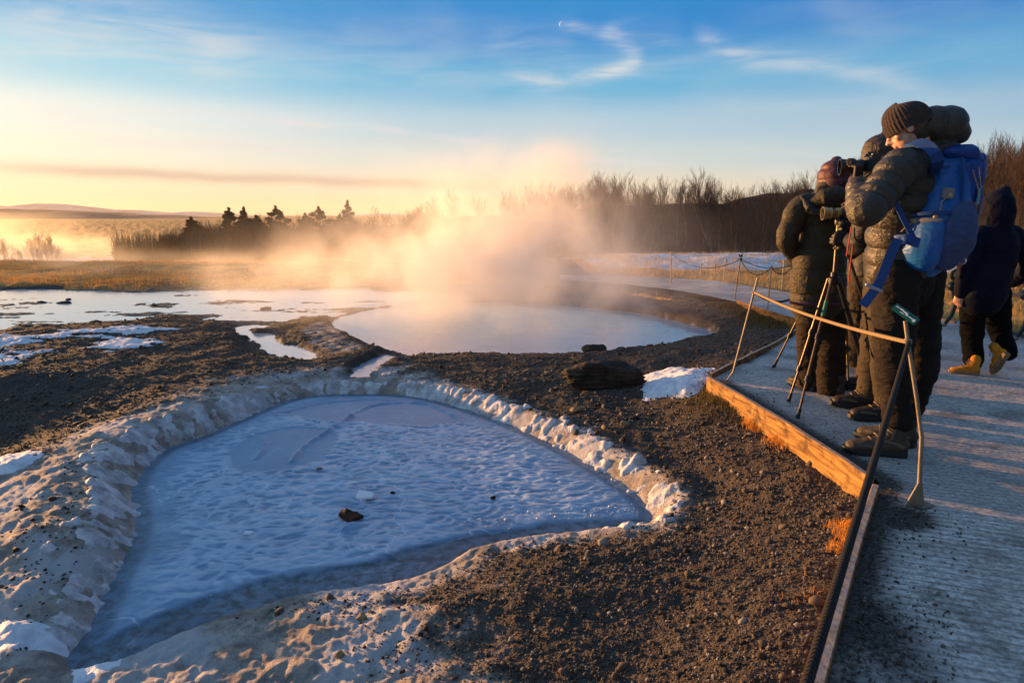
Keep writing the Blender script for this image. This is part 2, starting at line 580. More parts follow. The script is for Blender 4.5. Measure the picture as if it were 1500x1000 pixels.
    rg = sst(dp, .1, .5) * sst(y - 8.8 + np.clip(x - 3, 0, 9) * .45, 0, .6) * sst(x, 1.6, 2.2) * np.where(y > np.interp(x, [0, 2, 6, 8], [14, 12, 6, 2]), 1, 0)
    A['grass'] = np.clip(np.maximum(band, rg) + sst(y, 30, 40), 0, 1)
    z = z + A['grass'] * (fbm(x, y, 1.1, 3, 41) * .10 + n2 * .04) * (1 - sst(r, 30, 50))
    return z, A, dp, d1, d2, dw


# ------------------------------------------------------------------ ground
th = np.concatenate([np.linspace(-180, -52, 50)[:-1], np.linspace(-52, 52, 1081), np.linspace(52, 180, 50)[1:]])
th = np.radians(th)[:-1]
rr = np.concatenate([[0.25, .5, .8, 1.1], np.exp(np.arange(math.log(1.35), math.log(13.5), .0046)), np.exp(np.arange(math.log(13.5), math.log(80), .011)), np.exp(np.linspace(math.log(80), math.log(9000), 60))])
TH, RR = np.meshgrid(th, rr)
GX, GY = (RR * np.sin(TH)), (RR * np.cos(TH))
nr, nt = GX.shape
GZ, GA, DP, D1, D2, DW = terrain(GX, GY)
idx = np.arange(nr * nt).reshape(nr, nt)
a = idx[:-1, :]
b = idx[1:, :]
F = np.stack([a, np.roll(a, -1, 1), np.roll(b, -1, 1), b], -1).reshape(-1, 4)
# centre fan closes the sheet below the camera
V = np.stack([GX, GY, GZ], -1).reshape(-1, 3)


def field_mesh(name, mask, dz, material, attrs=None, lo=0.02, smooth=True):
    """part of the ground grid lifted by dz where mask > lo"""
    keep = (mask.ravel()[F] > lo).any(axis=1)
    f = F[keep]
    used, inv = np.unique(f, return_inverse=True)
    v = V[used].copy()
    v[:, 2] += dz.ravel()[used]
    at_ = {k: a_.ravel()[used] for k, a_ in (attrs or {}).items()}
    return mesh_np(name, v, inv.reshape(-1, 4), material, smooth, None, at_)


m_ground, t = mat('ground')
c = t.coord()
big = t.noise(c, 0.9, 5, 0.6)
mid = t.noise(c, 7, 6, 0.65)
grit = t.voro(c, 95, 'F1', 'Color')
gs = t.sep(grit)[0]
gd = t.voro(c, 95, 'F1', 'Distance')
vf = t.voro(c, 260, 'F1', 'Color')
vs = t.sep(vf)[1]
gravel = t.mix(gs, (0.024, 0.018, 0.014), (0.105, 0.080, 0.058))
gravel = t.mix(t.ramp(vs, 0.75, 1.0), gravel, (0.17, 0.145, 0.125))
gravel = t.mix(t.ramp(mid, 0.35, 0.7), gravel, (0.048, 0.036, 0.027))
gravel = t.mix(t.ramp(big, 0.35, 0.7, 0, .4), gravel, (0.095, 0.062, 0.038))
sint = t.mix(t.ramp(mid, 0.3, 0.7), (0.24, 0.195, 0.16), (0.58, 0.49, 0.41))
sint = t.mix(t.ramp(vs, 0.3, 1.0, 0, .45), sint, (0.20, 0.16, 0.13))
fz = t.noise(c, 2.4, 6, .62)
sint = t.mix(t.ramp(t.noise(c, 13, 6, .68), .50, .60, 0, .7), sint, (0.19, 0.155, 0.13))
sint = t.mix(t.ramp(fz, .46, .60, 0, .9), sint, (0.50, 0.48, 0.48))
sm = t.m('ADD', t.attr('sinter'), t.m('MULTIPLY', t.m('SUBTRACT', mid, .5), .9))
sm = t.ramp(sm, 0.30, 0.72)
col = t.mix(sm, gravel, sint)
gr = t.mix(t.ramp(t.noise(c, 3.2, 6, .7), .3, .7), (0.46, 0.185, 0.026), (0.90, 0.44, 0.10))
gr = t.mix(t.ramp(t.noise(c, 0.35, 4, .6), .45, .62), gr, (0.22, 0.10, 0.034))
gm = t.ramp(t.m('ADD', t.attr('grass'), t.m('MULTIPLY', t.m('SUBTRACT', mid, .5), .8)), .35, .65)
col = t.mix(gm, col, gr)
ms = t.ramp(t.m('ADD', t.attr('moss'), t.m('MULTIPLY', t.m('SUBTRACT', mid, .5), .9)), .35, .75)
col = t.mix(ms, col, (0.20, 0.145, 0.045))
wt = t.attr('wet')
col = t.mix(t.m('MULTIPLY', wt, .45), col, (0.035, 0.028, 0.022))
t.put(t.b.inputs['Base Color'], col)
t.put(t.b.inputs['Roughness'], t.ramp(wt, 0.2, 1.0, 0.92, 0.55))
t.b.inputs['Specular IOR Level'].default_value = 0.3
bh = t.m('ADD', t.m('MULTIPLY', t.m('SUBTRACT', 1.0, gd), t.ramp(sm, 0, 1, 1, .35)), t.m('MULTIPLY', t.noise(c, 320, 3, .7), .5))
t.put(t.b.inputs['Normal'], t.bump(bh, 1.0, 0.007, t.bump(mid, .8, .02)))
ground = mesh_np('ground', V, F, m_ground, True, None, {k: GA[k].ravel() for k in ('sinter', 'grass', 'wet', 'moss')})
tag(ground, kind='structure')

# ------------------------------------------------------------------ water of the hot spring, the runnels and the flats
m_water, t = mat('spring_water')
c = t.coord()
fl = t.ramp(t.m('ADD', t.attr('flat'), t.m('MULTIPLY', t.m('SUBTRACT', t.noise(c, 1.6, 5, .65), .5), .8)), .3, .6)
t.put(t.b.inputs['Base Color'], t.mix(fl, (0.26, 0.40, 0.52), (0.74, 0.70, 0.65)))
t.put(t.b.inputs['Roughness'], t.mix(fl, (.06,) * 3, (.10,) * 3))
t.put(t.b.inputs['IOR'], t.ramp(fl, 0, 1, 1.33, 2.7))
t.b.inputs['Specular IOR Level'].default_value = 0.9
wm = t.mapping(c, scale=(1, 1.6, 1))
t.put(t.b.inputs['Normal'], t.bump(t.noise(wm, 5.5, 4, .55), t.ramp(fl, 0, 1, .5, .18), .012))
dz = np.full(GX.shape, 0.0)
# water sheet covers ring cells whose ground lies below its level, away from pool 1
DC = np.minimum(np.abs(poly_dist(GX, GY, chan1, False)[0]), np.abs(poly_dist(GX, GY, chan2, False)[0]))
maskw = ((GZ < Z_WATER + .02) & ((DW < .45) | (D2 < .35) | (DC < .45)) & (D1 > .42) & (RR < 24) & ((DW < 1.2) | (D2 < .3) | (GY < 17)) & (DP > .3) & (GY > 5.2) & (GX < 5) & (D1 > .42)).astype(float)
wflat = np.clip(1 - sst(DW, -.2, .6), 0, 1) * sst(D2, .0, 1.2) * sst(-GX, -.5, 2.5)
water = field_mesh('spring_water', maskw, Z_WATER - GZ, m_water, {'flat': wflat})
tag(water, kind='structure')

# ------------------------------------------------------------------ pool 1: ice sheet
m_ice, t = mat('pool_ice')
c = t.coord()
op = t.attr('open')
icec = t.mix(t.ramp(t.noise(c, 3.0, 5, .6), .3, .7), (0.13, 0.24, 0.38), (0.27, 0.41, 0.56))
icec = t.mix(t.ramp(t.attr('crest'), .25, .75, 0, .5), icec, (0.62, 0.70, 0.82))
crk = t.voro(t.mapping(t.vm('ADD', c, t.vm('MULTIPLY', t.noise(c, 2.5, 3, .6, out=1), (.7, .7, .7))), scale=(1, 1, 1)), .9, 'DISTANCE_TO_EDGE')
icec = t.mix(t.ramp(crk, .010, .002, 0, .55), icec, (0.70, 0.78, 0.88))
icec = t.mix(t.ramp(t.noise(c, 60, 4, .7), .45, .8, 0, .3), icec, (0.30, 0.36, 0.46))
icec = t.mix(t.m('MULTIPLY', op, .7), icec, (0.16, 0.29, 0.44))
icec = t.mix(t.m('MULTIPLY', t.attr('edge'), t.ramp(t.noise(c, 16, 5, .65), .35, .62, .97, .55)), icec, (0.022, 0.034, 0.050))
t.put(t.b.inputs['Base Color'], icec)
t.put(t.b.inputs['Roughness'], t.ramp(t.m('MAXIMUM', op, t.attr('edge')), 0, 1, .36, .42))
t.b.inputs['Specular IOR Level'].default_value = 0.5
t.put(t.b.inputs['Normal'], t.bump(t.noise(c, 140, 4, .65), t.ramp(op, 0, 1, .6, .15), .003))
x0, x1 = POOL[:, 0].min() - .15, POOL[:, 0].max() + .15
y0, y1 = POOL[:, 1].min() - .15, POOL[:, 1].max() + .15
ny, nx = int((y1 - y0) / .0095), int((x1 - x0) / .0095)
IX, IY = np.meshgrid(np.linspace(x0, x1, nx), np.linspace(y0, y1, ny))
di, _, _ = poly_dist(IX, IY, POOL)
wx = IX + fbm(IX, IY, .5, 3, 51) * .25
wy = IY + fbm(IX, IY, .45, 3, 52) * .16
ph = fbm(wx * .50, wy, .040, 2, 53, .4)
rip = 1 - np.abs(ph) * 2.8
rip2 = fbm(IX * .6, IY, .030, 2, 54)
crest = np.clip(rip, 0, 1)
o1 = W(415, 655, Z_ICE); o2 = W(520, 598, Z_ICE); o3 = W(600, 612, Z_ICE)
opn = np.exp(-(((IX - o1.x) / .36) ** 2 + ((IY - o1.y) / .50) ** 2) ** 2)
opn = np.maximum(opn, np.exp(-(((IX - o2.x - .15) / .75) ** 2 + ((IY - o2.y) / .42) ** 2) ** 2))
opn = np.maximum(opn, np.exp(-(((IX - o3.x) / .55) ** 2 + ((IY - o3.y) / .25) ** 2) ** 2) * .7)
opn = np.clip(sst(opn + fbm(IX, IY, .35, 3, 55) * .45, .30, .62), 0, 1)
# dark strip of thin ice along the near rim
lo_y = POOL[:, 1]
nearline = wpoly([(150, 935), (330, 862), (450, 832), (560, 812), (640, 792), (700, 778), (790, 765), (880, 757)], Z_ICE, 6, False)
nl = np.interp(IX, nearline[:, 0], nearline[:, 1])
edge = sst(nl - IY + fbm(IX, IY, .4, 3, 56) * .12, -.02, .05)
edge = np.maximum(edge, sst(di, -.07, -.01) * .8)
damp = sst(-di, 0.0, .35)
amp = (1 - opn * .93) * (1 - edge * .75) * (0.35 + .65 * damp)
iz = Z_ICE + (crest * .0085 + rip2 * .0070) * amp - edge * .006 + fbm(IX, IY, .9, 2, 57) * .006
# pressure ridge and frozen arcs
for pl, wd, hh in (([(375, 672), (388, 655), (384, 640)], .02, .014), ([(428, 676), (445, 655), (480, 632), (515, 610)], .022, .017), ([(490, 628), (540, 596), (610, 590), (650, 602), (685, 622)], .018, .010),
                   ([(400, 610), (470, 592), (550, 586), (640, 595)], .016, -.006)):
    dl, ar, _ = poly_dist(IX, IY, wpoly(pl, Z_ICE, 6, False), False)
    iz = iz + hh * np.exp(-(dl / wd) ** 2) * (.6 + .8 * vnoise(ar / .05, ar * 0, 3))
ii = np.arange(nx * ny).reshape(ny, nx)
f = np.stack([ii[:-1, :-1], ii[:-1, 1:], ii[1:, 1:], ii[1:, :-1]], -1).reshape(-1, 4)
keep = (di.ravel()[f] < .10).all(axis=1)
f = f[keep]
used, inv = np.unique(f, return_inverse=True)
vv = np.stack([IX, IY, iz], -1).reshape(-1, 3)[used]
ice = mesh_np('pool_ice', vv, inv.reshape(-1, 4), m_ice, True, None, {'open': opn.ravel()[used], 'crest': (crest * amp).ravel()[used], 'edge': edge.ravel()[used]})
tag(ice, kind='structure')

# ------------------------------------------------------------------ frost and snow crusts (lie on the ground, thin at their edges)
def snow_mat(name, c0, c1, bscale=120, bump=.004):
    m, t = mat(name)
    c = t.coord()
    n = t.noise(c, 9, 6, .65)
    t.put(t.b.inputs['Base Color'], t.mix(t.ramp(n, .3, .7), c0, c1))
    t.b.inputs['Roughness'].default_value = .7
    t.b.inputs['Subsurface Weight'].default_value = 0.0
    t.put(t.b.inputs['Normal'], t.bump(t.noise(c, bscale, 5, .65), 1, bump, t.bump(t.noise(c, 24, 4, .6), .8, .015)))
    return m


m_frost = snow_mat('frost', (0.30, 0.275, 0.265), (0.74, 0.72, 0.73))
m_snow = snow_mat('snow', (0.62, 0.63, 0.68), (0.86, 0.86, 0.88))
fr = GA['frost']
_, arcf, totf = poly_dist(GX, GY, POOL)
widf = np.interp(arcf, ARC, RIMV[:, 1], period=totf)
n2 = fbm(GX, GY, .09, 4, 61)
lump = (.28 + .72 * GA['comb']) * (1 + n2 * 1.5)
hole = sst(fbm(GX, GY, .10, 4, 64), -.10, .08)
fr = np.maximum(fr, np.interp(arcf, ARC, RIMV[:, 2], period=totf) * sst(D1, -.02, .06) * (1 - sst(D1 + fbm(GX, GY, .16, 4, 66) * .5, widf * .7, widf * 1.1)))
dzf = (sst(fr, .12, .75) * (.004 + .026 * np.clip(lump, 0, 2)) * hole) - .007 + np.where(fr > .1, fbm(GX, GY, .045, 3, 65) * .010, 0)
o = field_mesh('frost_crust', ((fr > .1) & (RR < 8) & (dzf > -.006)).astype(float), dzf, m_frost)
tag(o, kind='stuff', label='lumpy white frost crust along the bank of the frozen pool', cat='frost')

sn = np.zeros_like(GX)
def patch(px, z, seed, thr=0.0, wob=.35, stretch=1.0):
    pl = wpoly(px, z, 5)
    d, _, _ = poly_dist(GX, GY, pl)
    return -(d + fbm(GX, GY * stretch, .30, 4, seed) * wob + thr)
p1 = patch([(935, 548), (985, 540), (1028, 552), (1030, 575), (1005, 592), (975, 582), (925, 588), (950, 565)], -.18, 71, .0, .30)
p2 = patch([(130, 512), (175, 498), (250, 500), (225, 510), (160, 520)], -.26, 72, .0, .5, 2.5)
p3 = patch([(-300, 505), (0, 498), (100, 490), (180, 484), (270, 486), (180, 496), (90, 500), (0, 518), (-300, 540)], -.27, 73, .06, 1.1, 2.5)
p4 = patch([(-150, 665), (0, 655), (50, 660), (48, 680), (0, 695), (-150, 710)], -.25, 74, .0, .3)
p5 = patch([(-20, 915), (30, 900), (95, 908), (105, 935), (40, 950), (-20, 950)], -.30, 75, -.01, .10)
p6 = patch([(115, 965), (165, 955), (200, 965), (150, 1000), (110, 1010)], -.34, 76, .01, .2)
p7 = patch([(1172, 775), (1195, 768), (1222, 780), (1205, 790), (1180, 788)], -.14, 77, .02, .15)
p8 = patch([(760, 545), (800, 540), (850, 548), (800, 556)], -.2, 78, .05, .3)
p9 = patch([(-300, 520), (0, 520), (80, 515), (85, 524), (0, 545), (-300, 560)], -.27, 79, .10, .9, 2.5)
ps = [p1, p2, p3, p4, p5, p6, p7, p8, p9]
hs_ = [.05, .02, .018, .03, .05, .035, .012, .01, .01]
for nm, lab, sel in (
        ('snow_patch', 'patch of old snow between the dark slab rock and the plank corner', [0]),
        ('snow_patch', 'thin streaks of snow on the dark ground by the wet flats', [1, 2, 8]),
        ('snow_patch', 'crusty snow beyond the sunlit mound at the edge of the photo', [3]),
        ('snow_patch', 'thick rounded snow lump at the near end of the frozen pool', [4]),
        ('snow_patch', 'small snow remnant in the hollow where the frozen pool ends', [5]),
        ('snow_patch', 'smear of frost on the gravel near the plank edge', [6])):
    mk = np.zeros_like(GX)
    dzz = np.full_like(GX, -1.0)
    for i in sel:
        q = sst(ps[i], -.03, .20 if i != 4 else .26)
        hh = q * hs_[i] * (1 + fbm(GX, GY, .2, 3, 80 + i) * .8) + q * fbm(GX, GY, .05, 3, 88) * .016 - .006
        dzz = np.maximum(dzz, hh)
    ok = (dzz > -.0055) & (RR < 30)
    if ok.any():
        tag(field_mesh(nm, ok.astype(float), dzz, m_snow), lab, 'snow', kind='stuff')
# snow field at the foot of the wood, right
d, _, _ = poly_dist(GX, GY, PATH)
sf = sst(GY + GX * .25, 17.5, 19.5) * (1 - sst(GY, 36, 46)) * sst(GX, 1.0, 4.5)
sfm = sf * sst(fbm(GX, GY, 2.6, 5, 90) + sst(GY, 20, 24) * .16, -.06, .06)
# frost on the far path
tag(field_mesh('snow_field', (sfm > .3).astype(float), sfm * .06 - .015, m_snow), 'snow lying in front of the bare wood', 'snow', kind='stuff')
lf = sst(-GX, 2, 4) * sst(GY, 24, 27) * (1 - sst(GY, 60, 80)) * sst(fbm(GX, GY, 4.0, 4, 91), .06, .14)
tag(field_mesh('snow_field', (lf > .3).astype(float), lf * .08 - .02, m_snow), 'snow strips in the misty meadow beyond the ochre grass', 'snow', kind='stuff')

# ------------------------------------------------------------------ path
m_path, t = mat('path')
c = t.coord()
rot = t.mapping(c, rot=(0, 0, R(20)))
wv = t.new('ShaderNodeTexWave', wave_type='BANDS', bands_direction='Y', wave_profile='SIN')
t.put(wv.inputs['Vector'], rot)
t.put(wv.inputs['Scale'], 7.2)
t.put(wv.inputs['Distortion'], 1.1)
t.put(wv.inputs['Detail'], 4.0)
t.put(wv.inputs['Detail Scale'], 1.3)
t.put(wv.inputs['Detail Roughness'], .65)
groove = t.ramp(wv.outputs['Fac'], 0.05, 0.42)
st = t.mapping(rot, scale=(2.2, 14, 1))
gn = t.noise(st, 2.4, 6, .66)
groove2 = t.ramp(gn, .40, .52)
pbig = t.noise(c, 1.1, 6, .62)
fine_ = t.noise(c, 46, 6, .72)
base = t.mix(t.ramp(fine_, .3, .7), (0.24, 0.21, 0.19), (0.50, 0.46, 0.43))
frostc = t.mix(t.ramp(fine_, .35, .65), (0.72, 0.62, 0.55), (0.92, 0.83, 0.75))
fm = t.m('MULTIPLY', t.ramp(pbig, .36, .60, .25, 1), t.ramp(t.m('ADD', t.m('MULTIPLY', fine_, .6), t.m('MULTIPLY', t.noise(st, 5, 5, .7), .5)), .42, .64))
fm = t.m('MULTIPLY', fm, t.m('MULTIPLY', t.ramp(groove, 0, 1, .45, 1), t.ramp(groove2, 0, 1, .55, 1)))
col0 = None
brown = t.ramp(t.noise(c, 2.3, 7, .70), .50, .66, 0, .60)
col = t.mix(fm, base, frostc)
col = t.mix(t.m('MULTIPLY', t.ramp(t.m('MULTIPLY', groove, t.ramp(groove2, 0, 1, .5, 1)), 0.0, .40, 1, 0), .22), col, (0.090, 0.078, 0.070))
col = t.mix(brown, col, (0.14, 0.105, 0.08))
spill = t.ramp(t.m('ADD', t.attr('spill'), t.m('MULTIPLY', t.m('SUBTRACT', fine_, .5), 1.0)), .35, .7)
col = t.mix(spill, col, t.mix(t.sep(t.voro(c, 120, 'F1', 'Color'))[0], (0.02, 0.017, 0.015), (0.11, 0.088, 0.07)))
t.put(t.b.inputs['Base Color'], col)
t.put(t.b.inputs['Roughness'], .82)
t.b.inputs['Specular IOR Level'].default_value = 0.25
hgt = t.m('ADD', t.m('MULTIPLY', groove, .5), t.m('ADD', t.m('MULTIPLY', groove2, .5), t.m('MULTIPLY', fine_, .9)))
t.put(t.b.inputs['Normal'], t.bump(hgt, .8, .0030))
kp = (DP < 0.0) & (RR < 80)
pz = fbm(GX, GY, .8, 3, 95) * .012 + fbm(GX, GY, .09, 3, 96) * .005
spl = np.clip(np.exp(-np.clip(-DP, 0, 9) / .16) * sst(fbm(GX, GY, .7, 3, 97), -.32, .05), 0, 1) * (1 - sst(GY, 7, 10))
sp2 = W(1330, 750, 0)
spl = np.maximum(spl, np.exp(-(((GX - sp2.x + .08) / .20) ** 2 + ((GY - sp2.y + .04) / .18) ** 2)))
sp3 = W(1235, 880, 0)
spl = np.maximum(spl, np.exp(-(((GX - sp3.x) / .22) ** 2 + ((GY - sp3.y) / .6) ** 2)) * .8)
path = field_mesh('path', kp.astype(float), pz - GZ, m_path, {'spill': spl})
tag(path, kind='structure')

# ------------------------------------------------------------------ mesh building blocks
def noise3(P, wl, seed=0, octv=3):
    P = np.asarray(P, float)
    x, y, z = P.T / wl
    s, amp, tot = 0, 1.0, 0.0
    for i in range(octv):
        zi = np.floor(z)
        f = z - zi
        f = f * f * (3 - 2 * f)
        s0 = np.zeros_like(x); s1 = np.zeros_like(x)
        for k, out_ in ((0, s0), (1, s1)):
            ox = hash2(zi + k, zi * 0, seed + 5) * 91.7
            oy = hash2(zi + k, zi * 0 + 3, seed + 9) * 57.3
            out_ += vnoise(x + ox, y + oy, seed + i)
        s = s + amp * (s0 * (1 - f) + s1 * f)
        tot += amp
        amp *= .5
        x, y, z = x * 2.1, y * 2.1, z * 2.1
    return s / tot - .5


class MB:
    """collects shapes and links them as ONE mesh object"""
    def __init__(s):
        s.v, s.f = [], []

    def add(s, verts, faces):
        b_ = len(s.v)
        s.v += [tuple(p) for p in verts]
        s.f += [tuple(i + b_ for i in fc) for fc in faces]
        return s

    def box(s, c0, size, rot=None, bev=0.0):
        bm = bmesh.new()
        bmesh.ops.create_cube(bm, size=1.0)
        for v in bm.verts:
            v.co = Vector((v.co.x * size[0], v.co.y * size[1], v.co.z * size[2]))
        if bev:
            bmesh.ops.bevel(bm, geom=list(bm.edges), offset=bev, segments=2, affect='EDGES')
        M_ = (rot if rot is not None else Matrix.Identity(3))
        vs_ = [Vector(c0) + M_ @ v.co for v in bm.verts]
        fs_ = [[v.index for v in f_.verts] for f_ in bm.faces]
        bm.free()
        return s.add(vs_, fs_)

    def tube(s, pts, rad, n=8, caps=True, side=None, flat=1.0, round_caps=False):
        pts = [Vector(p) for p in pts]
        if not hasattr(rad, '__len__'): rad = [rad] * len(pts)
        if round_caps:
            t0 = (pts[0] - pts[1]).normalized(); t1 = (pts[-1] - pts[-2]).normalized()
            r0, r1 = rad[0], rad[-1]
            q0 = r0 if not hasattr(r0, '__len__') else min(r0)
            q1 = r1 if not hasattr(r1, '__len__') else min(r1)
            sc_ = lambda r_, k: r_ * k if not hasattr(r_, '__len__') else (r_[0] * k, r_[1] * k)
            pts = [pts[0] + t0 * q0 * .95, pts[0] + t0 * q0 * .7] + pts + [pts[-1] + t1 * q1 * .7, pts[-1] + t1 * q1 * .95]
            rad = [sc_(r0, .3), sc_(r0, .72)] + list(rad) + [sc_(r1, .72), sc_(r1, .3)]
        vs_, fs_ = [], []
        up = None
        for i, p in enumerate(pts):
            t_ = (pts[min(i + 1, len(pts) - 1)] - pts[max(i - 1, 0)]).normalized()
            if side is not None:
                u_ = Vector(side) if not isinstance(side, list) else Vector(side[i])
                u_ = (u_ - t_ * u_.dot(t_)).normalized()
            else:
                if up is None:
                    up = Vector((0, 0, 1)) if abs(t_.z) < .9 else Vector((1, 0, 0))
                u_ = (up - t_ * up.dot(t_)).normalized()
                up = u_
            w_ = t_.cross(u_)
            r = rad[i]
            ra, rb = (r, r * flat) if not hasattr(r, '__len__') else r
            for k in range(n):
                a_ = 2 * math.pi * k / n
                vs_.append(p + u_ * math.cos(a_) * ra + w_ * math.sin(a_) * rb)
        m_ = len(pts)
        for i in range(m_ - 1):
            for k in range(n):
                k2 = (k + 1) % n
                fs_.append((i * n + k, i * n + k2, (i + 1) * n + k2, (i + 1) * n + k))
        if caps:
            fs_.append(tuple(range(n - 1, -1, -1)))
            fs_.append(tuple((m_ - 1) * n + k for k in range(n)))
        return s.add(vs_, fs_)

    def ball(s, c0, rx, ry=None, rz=None, M=None, n=16, m=10, fn=None):
        ry = ry or rx; rz = rz or rx
        M = M or Matrix.Identity(3)
        vs_, fs_ = [], []
        c0 = Vector(c0)
        for i in range(m + 1):
            ph_ = math.pi * i / m
            for k in range(n):
                a_ = 2 * math.pi * k / n
                q = Vector((math.sin(ph_) * math.cos(a_), math.sin(ph_) * math.sin(a_), math.cos(ph_)))
                kk = fn(q) if fn else 1.0
                vs_.append(c0 + M @ Vector((q.x * rx * kk, q.y * ry * kk, q.z * rz * kk)))
        for i in range(m):
            for k in range(n):
                k2 = (k + 1) % n
                fs_.append((i * n + k, (i + 1) * n + k, (i + 1) * n + k2, i * n + k2))
        return s.add(vs_, fs_)

    def ring(s, c0, axis, R_, r_, n=20, m=8, arc=(0, 2 * math.pi), flat=1.0):
        axis = Vector(axis).normalized()
        u_ = axis.orthogonal().normalized()
        w_ = axis.cross(u_)
        full = abs(arc[1] - arc[0]) > 6.2
        pts = [Vector(c0) + (u_ * math.cos(a_) + w_ * math.sin(a_)) * R_ for a_ in np.linspace(arc[0], arc[1], n)]
        return s.tube(pts, r_, m, not full, side=axis, flat=flat)

    def lathe(s, c0, prof, M=None, n=20):
        """prof: (radius, height) pairs, axis = M's z"""
        M = M or Matrix.Identity(3)
        c0 = Vector(c0)
        vs_, fs_ = [], []
        for r_, h_ in prof:
            for k in range(n):
                a_ = 2 * math.pi * k / n
                vs_.append(c0 + M @ Vector((r_ * math.cos(a_), r_ * math.sin(a_), h_)))
        for i in range(len(prof) - 1):
            for k in range(n):
                k2 = (k + 1) % n
                fs_.append((i * n + k, i * n + k2, (i + 1) * n + k2, (i + 1) * n + k))
        fs_.append(tuple(range(n - 1, -1, -1)))
        fs_.append(tuple((len(prof) - 1) * n + k for k in range(n)))
        return s.add(vs_, fs_)

    def build(s, name, material, parent=None, org=(0, 0, 0), smooth=True, voxel=None, relax=0, disp=None, **kw):
        me = bpy.data.meshes.new(name)
        org = Vector(org)
        me.from_pydata([tuple(Vector(v) - org) for v in s.v], [], s.f)
        me.update()
        o = bpy.data.objects.new(name, me)
        COL.objects.link(o)
        if voxel:
            md = o.modifiers.new('r', 'REMESH')
            md.mode = 'VOXEL'
            md.voxel_size = voxel
            md.use_smooth_shade = True
            if relax:
                ms_ = o.modifiers.new('s', 'SMOOTH')
                ms_.factor = .5
                ms_.iterations = relax
            dg = bpy.context.evaluated_depsgraph_get()
            new = bpy.data.meshes.new_from_object(o.evaluated_get(dg))
            o.modifiers.clear()
            o.data = new
            bpy.data.meshes.remove(me)
            me = new
            me.name = name
            if disp:
                n_ = len(me.vertices)
                co = np.empty(n_ * 3, dtype=np.float32); me.vertices.foreach_get('co', co)
                no = np.empty(n_ * 3, dtype=np.float32); me.vertices.foreach_get('normal', no)
                co = co.reshape(-1, 3); no = no.reshape(-1, 3)
                d_ = disp(co + np.array(org))
                co = co + no * d_[:, None]
                me.vertices.foreach_set('co', co.astype(np.float32).ravel())
                me.update()
        else:
            bm = bmesh.new()
            bm.from_mesh(me)
            bmesh.ops.recalc_face_normals(bm, faces=bm.faces)
            bm.to_mesh(me)
            bm.free()
        me.materials.clear()
        me.materials.append(material)
        for p in me.polygons:
            p.use_smooth = smooth
        if smooth and not voxel:
            try:
                me.set_sharp_from_angle(angle=R(42))
            except Exception:
                pass
        if parent: o.parent = parent
        tag(o, **kw)
        return o


def ground_z(x, y):
    xs, ys = np.atleast_1d(np.asarray(x, float)), np.atleast_1d(np.asarray(y, float))
    z = terrain(xs, ys)[0]
    return z


# ------------------------------------------------------------------ materials for objects
def wood_mat(name, c0, c1, frost=.5, grain=(55, 2.5, 55), rough=.75):
    m, t = mat(name)
    c = t.coord()
    gcoord = t.mapping(c, scale=(1, 1, 1))
    n = t.noise(t.mapping(c, scale=grain), 1.0, 6, .65, .4)
    sp_ = t.noise(c, 11, 5, .65)
    col = t.mix(t.ramp(n, .3, .7), c0, c1)
    col = t.mix(t.ramp(sp_, .47, .66, 0, .75), col, tuple(x * .35 for x in c0))
    geo = t.new('ShaderNodeNewGeometry')
    nz_ = t.sep(geo.outputs['Normal'])[2]
    fr_ = t.m('MULTIPLY', t.ramp(nz_, .6, .95), t.ramp(t.noise(c, 40, 5, .7), .35, .6, .4, 1))
    col = t.mix(t.m('MULTIPLY', fr_, frost), col, (0.62, 0.60, 0.60))
    t.put(t.b.inputs['Base Color'], col)
    t.put(t.b.inputs['Roughness'], rough)
    t.b.inputs['Specular IOR Level'].default_value = .25
    t.put(t.b.inputs['Normal'], t.bump(t.m('ADD', n, t.m('MULTIPLY', t.noise(c, 90, 4, .7), .4)), 1, .004))
    return m


m_plank = wood_mat('weathered_plank', (0.10, 0.042, 0.010), (0.44, 0.225, 0.055), .45)
m_bench_wood = wood_mat('bench_wood', (0.22, 0.09, 0.032), (0.40, 0.20, 0.08), .2, (40, 3, 40))
m_iron = basic('cast_iron', (0.012, 0.028, 0.024), .38, .4, bump=.001, bscale=260)
m_rod = basic('galvanised_rod', (0.27, 0.215, 0.155), .50, .6, bump=.0006, bscale=400)
m_bark = basic('birch_bark', (0.15, 0.115, 0.088), .9, var=.35, vscale=6, bump=.006, bscale=40, spec=.2)
m_twig = basic('twigs', (0.060, 0.040, 0.029), .9, var=.3, vscale=3, spec=.15)
m_paletwig = basic('straw_twigs', (0.088, 0.062, 0.042), .9, var=.3, vscale=3, spec=.15)


def rock_mat(name, c0, c1, c2):
    m, t = mat(name)
    c = t.coord()
    st_ = t.mapping(c, scale=(2, 2, 16))
    n = t.noise(c, 7, 7, .7)
    n2_ = t.noise(st_, 3, 5, .65, .4)
    col = t.mix(t.ramp(n, .35, .65), c0, c1)
    col = t.mix(t.ramp(n2_, .5, .7, 0, .6), col, c2)
    t.put(t.b.inputs['Base Color'], col)
    t.b.inputs['Roughness'].default_value = .85
    t.b.inputs['Specular IOR Level'].default_value = .3
    t.put(t.b.inputs['Normal'], t.bump(t.noise(c, 70, 6, .7), 1, .006, t.bump(n2_, 1, .02)))
    return m


m_rock = rock_mat('dark_lava_rock', (0.012, 0.009, 0.007), (0.05, 0.034, 0.022), (0.09, 0.06, 0.035))
m_rust = rock_mat('rusty_rock', (0.030, 0.014, 0.009), (0.11, 0.045, 0.022), (0.15, 0.07, 0.03))
m_tan = rock_mat('tan_stone', (0.22, 0.15, 0.08), (0.40, 0.28, 0.15), (0.5, 0.36, 0.2))


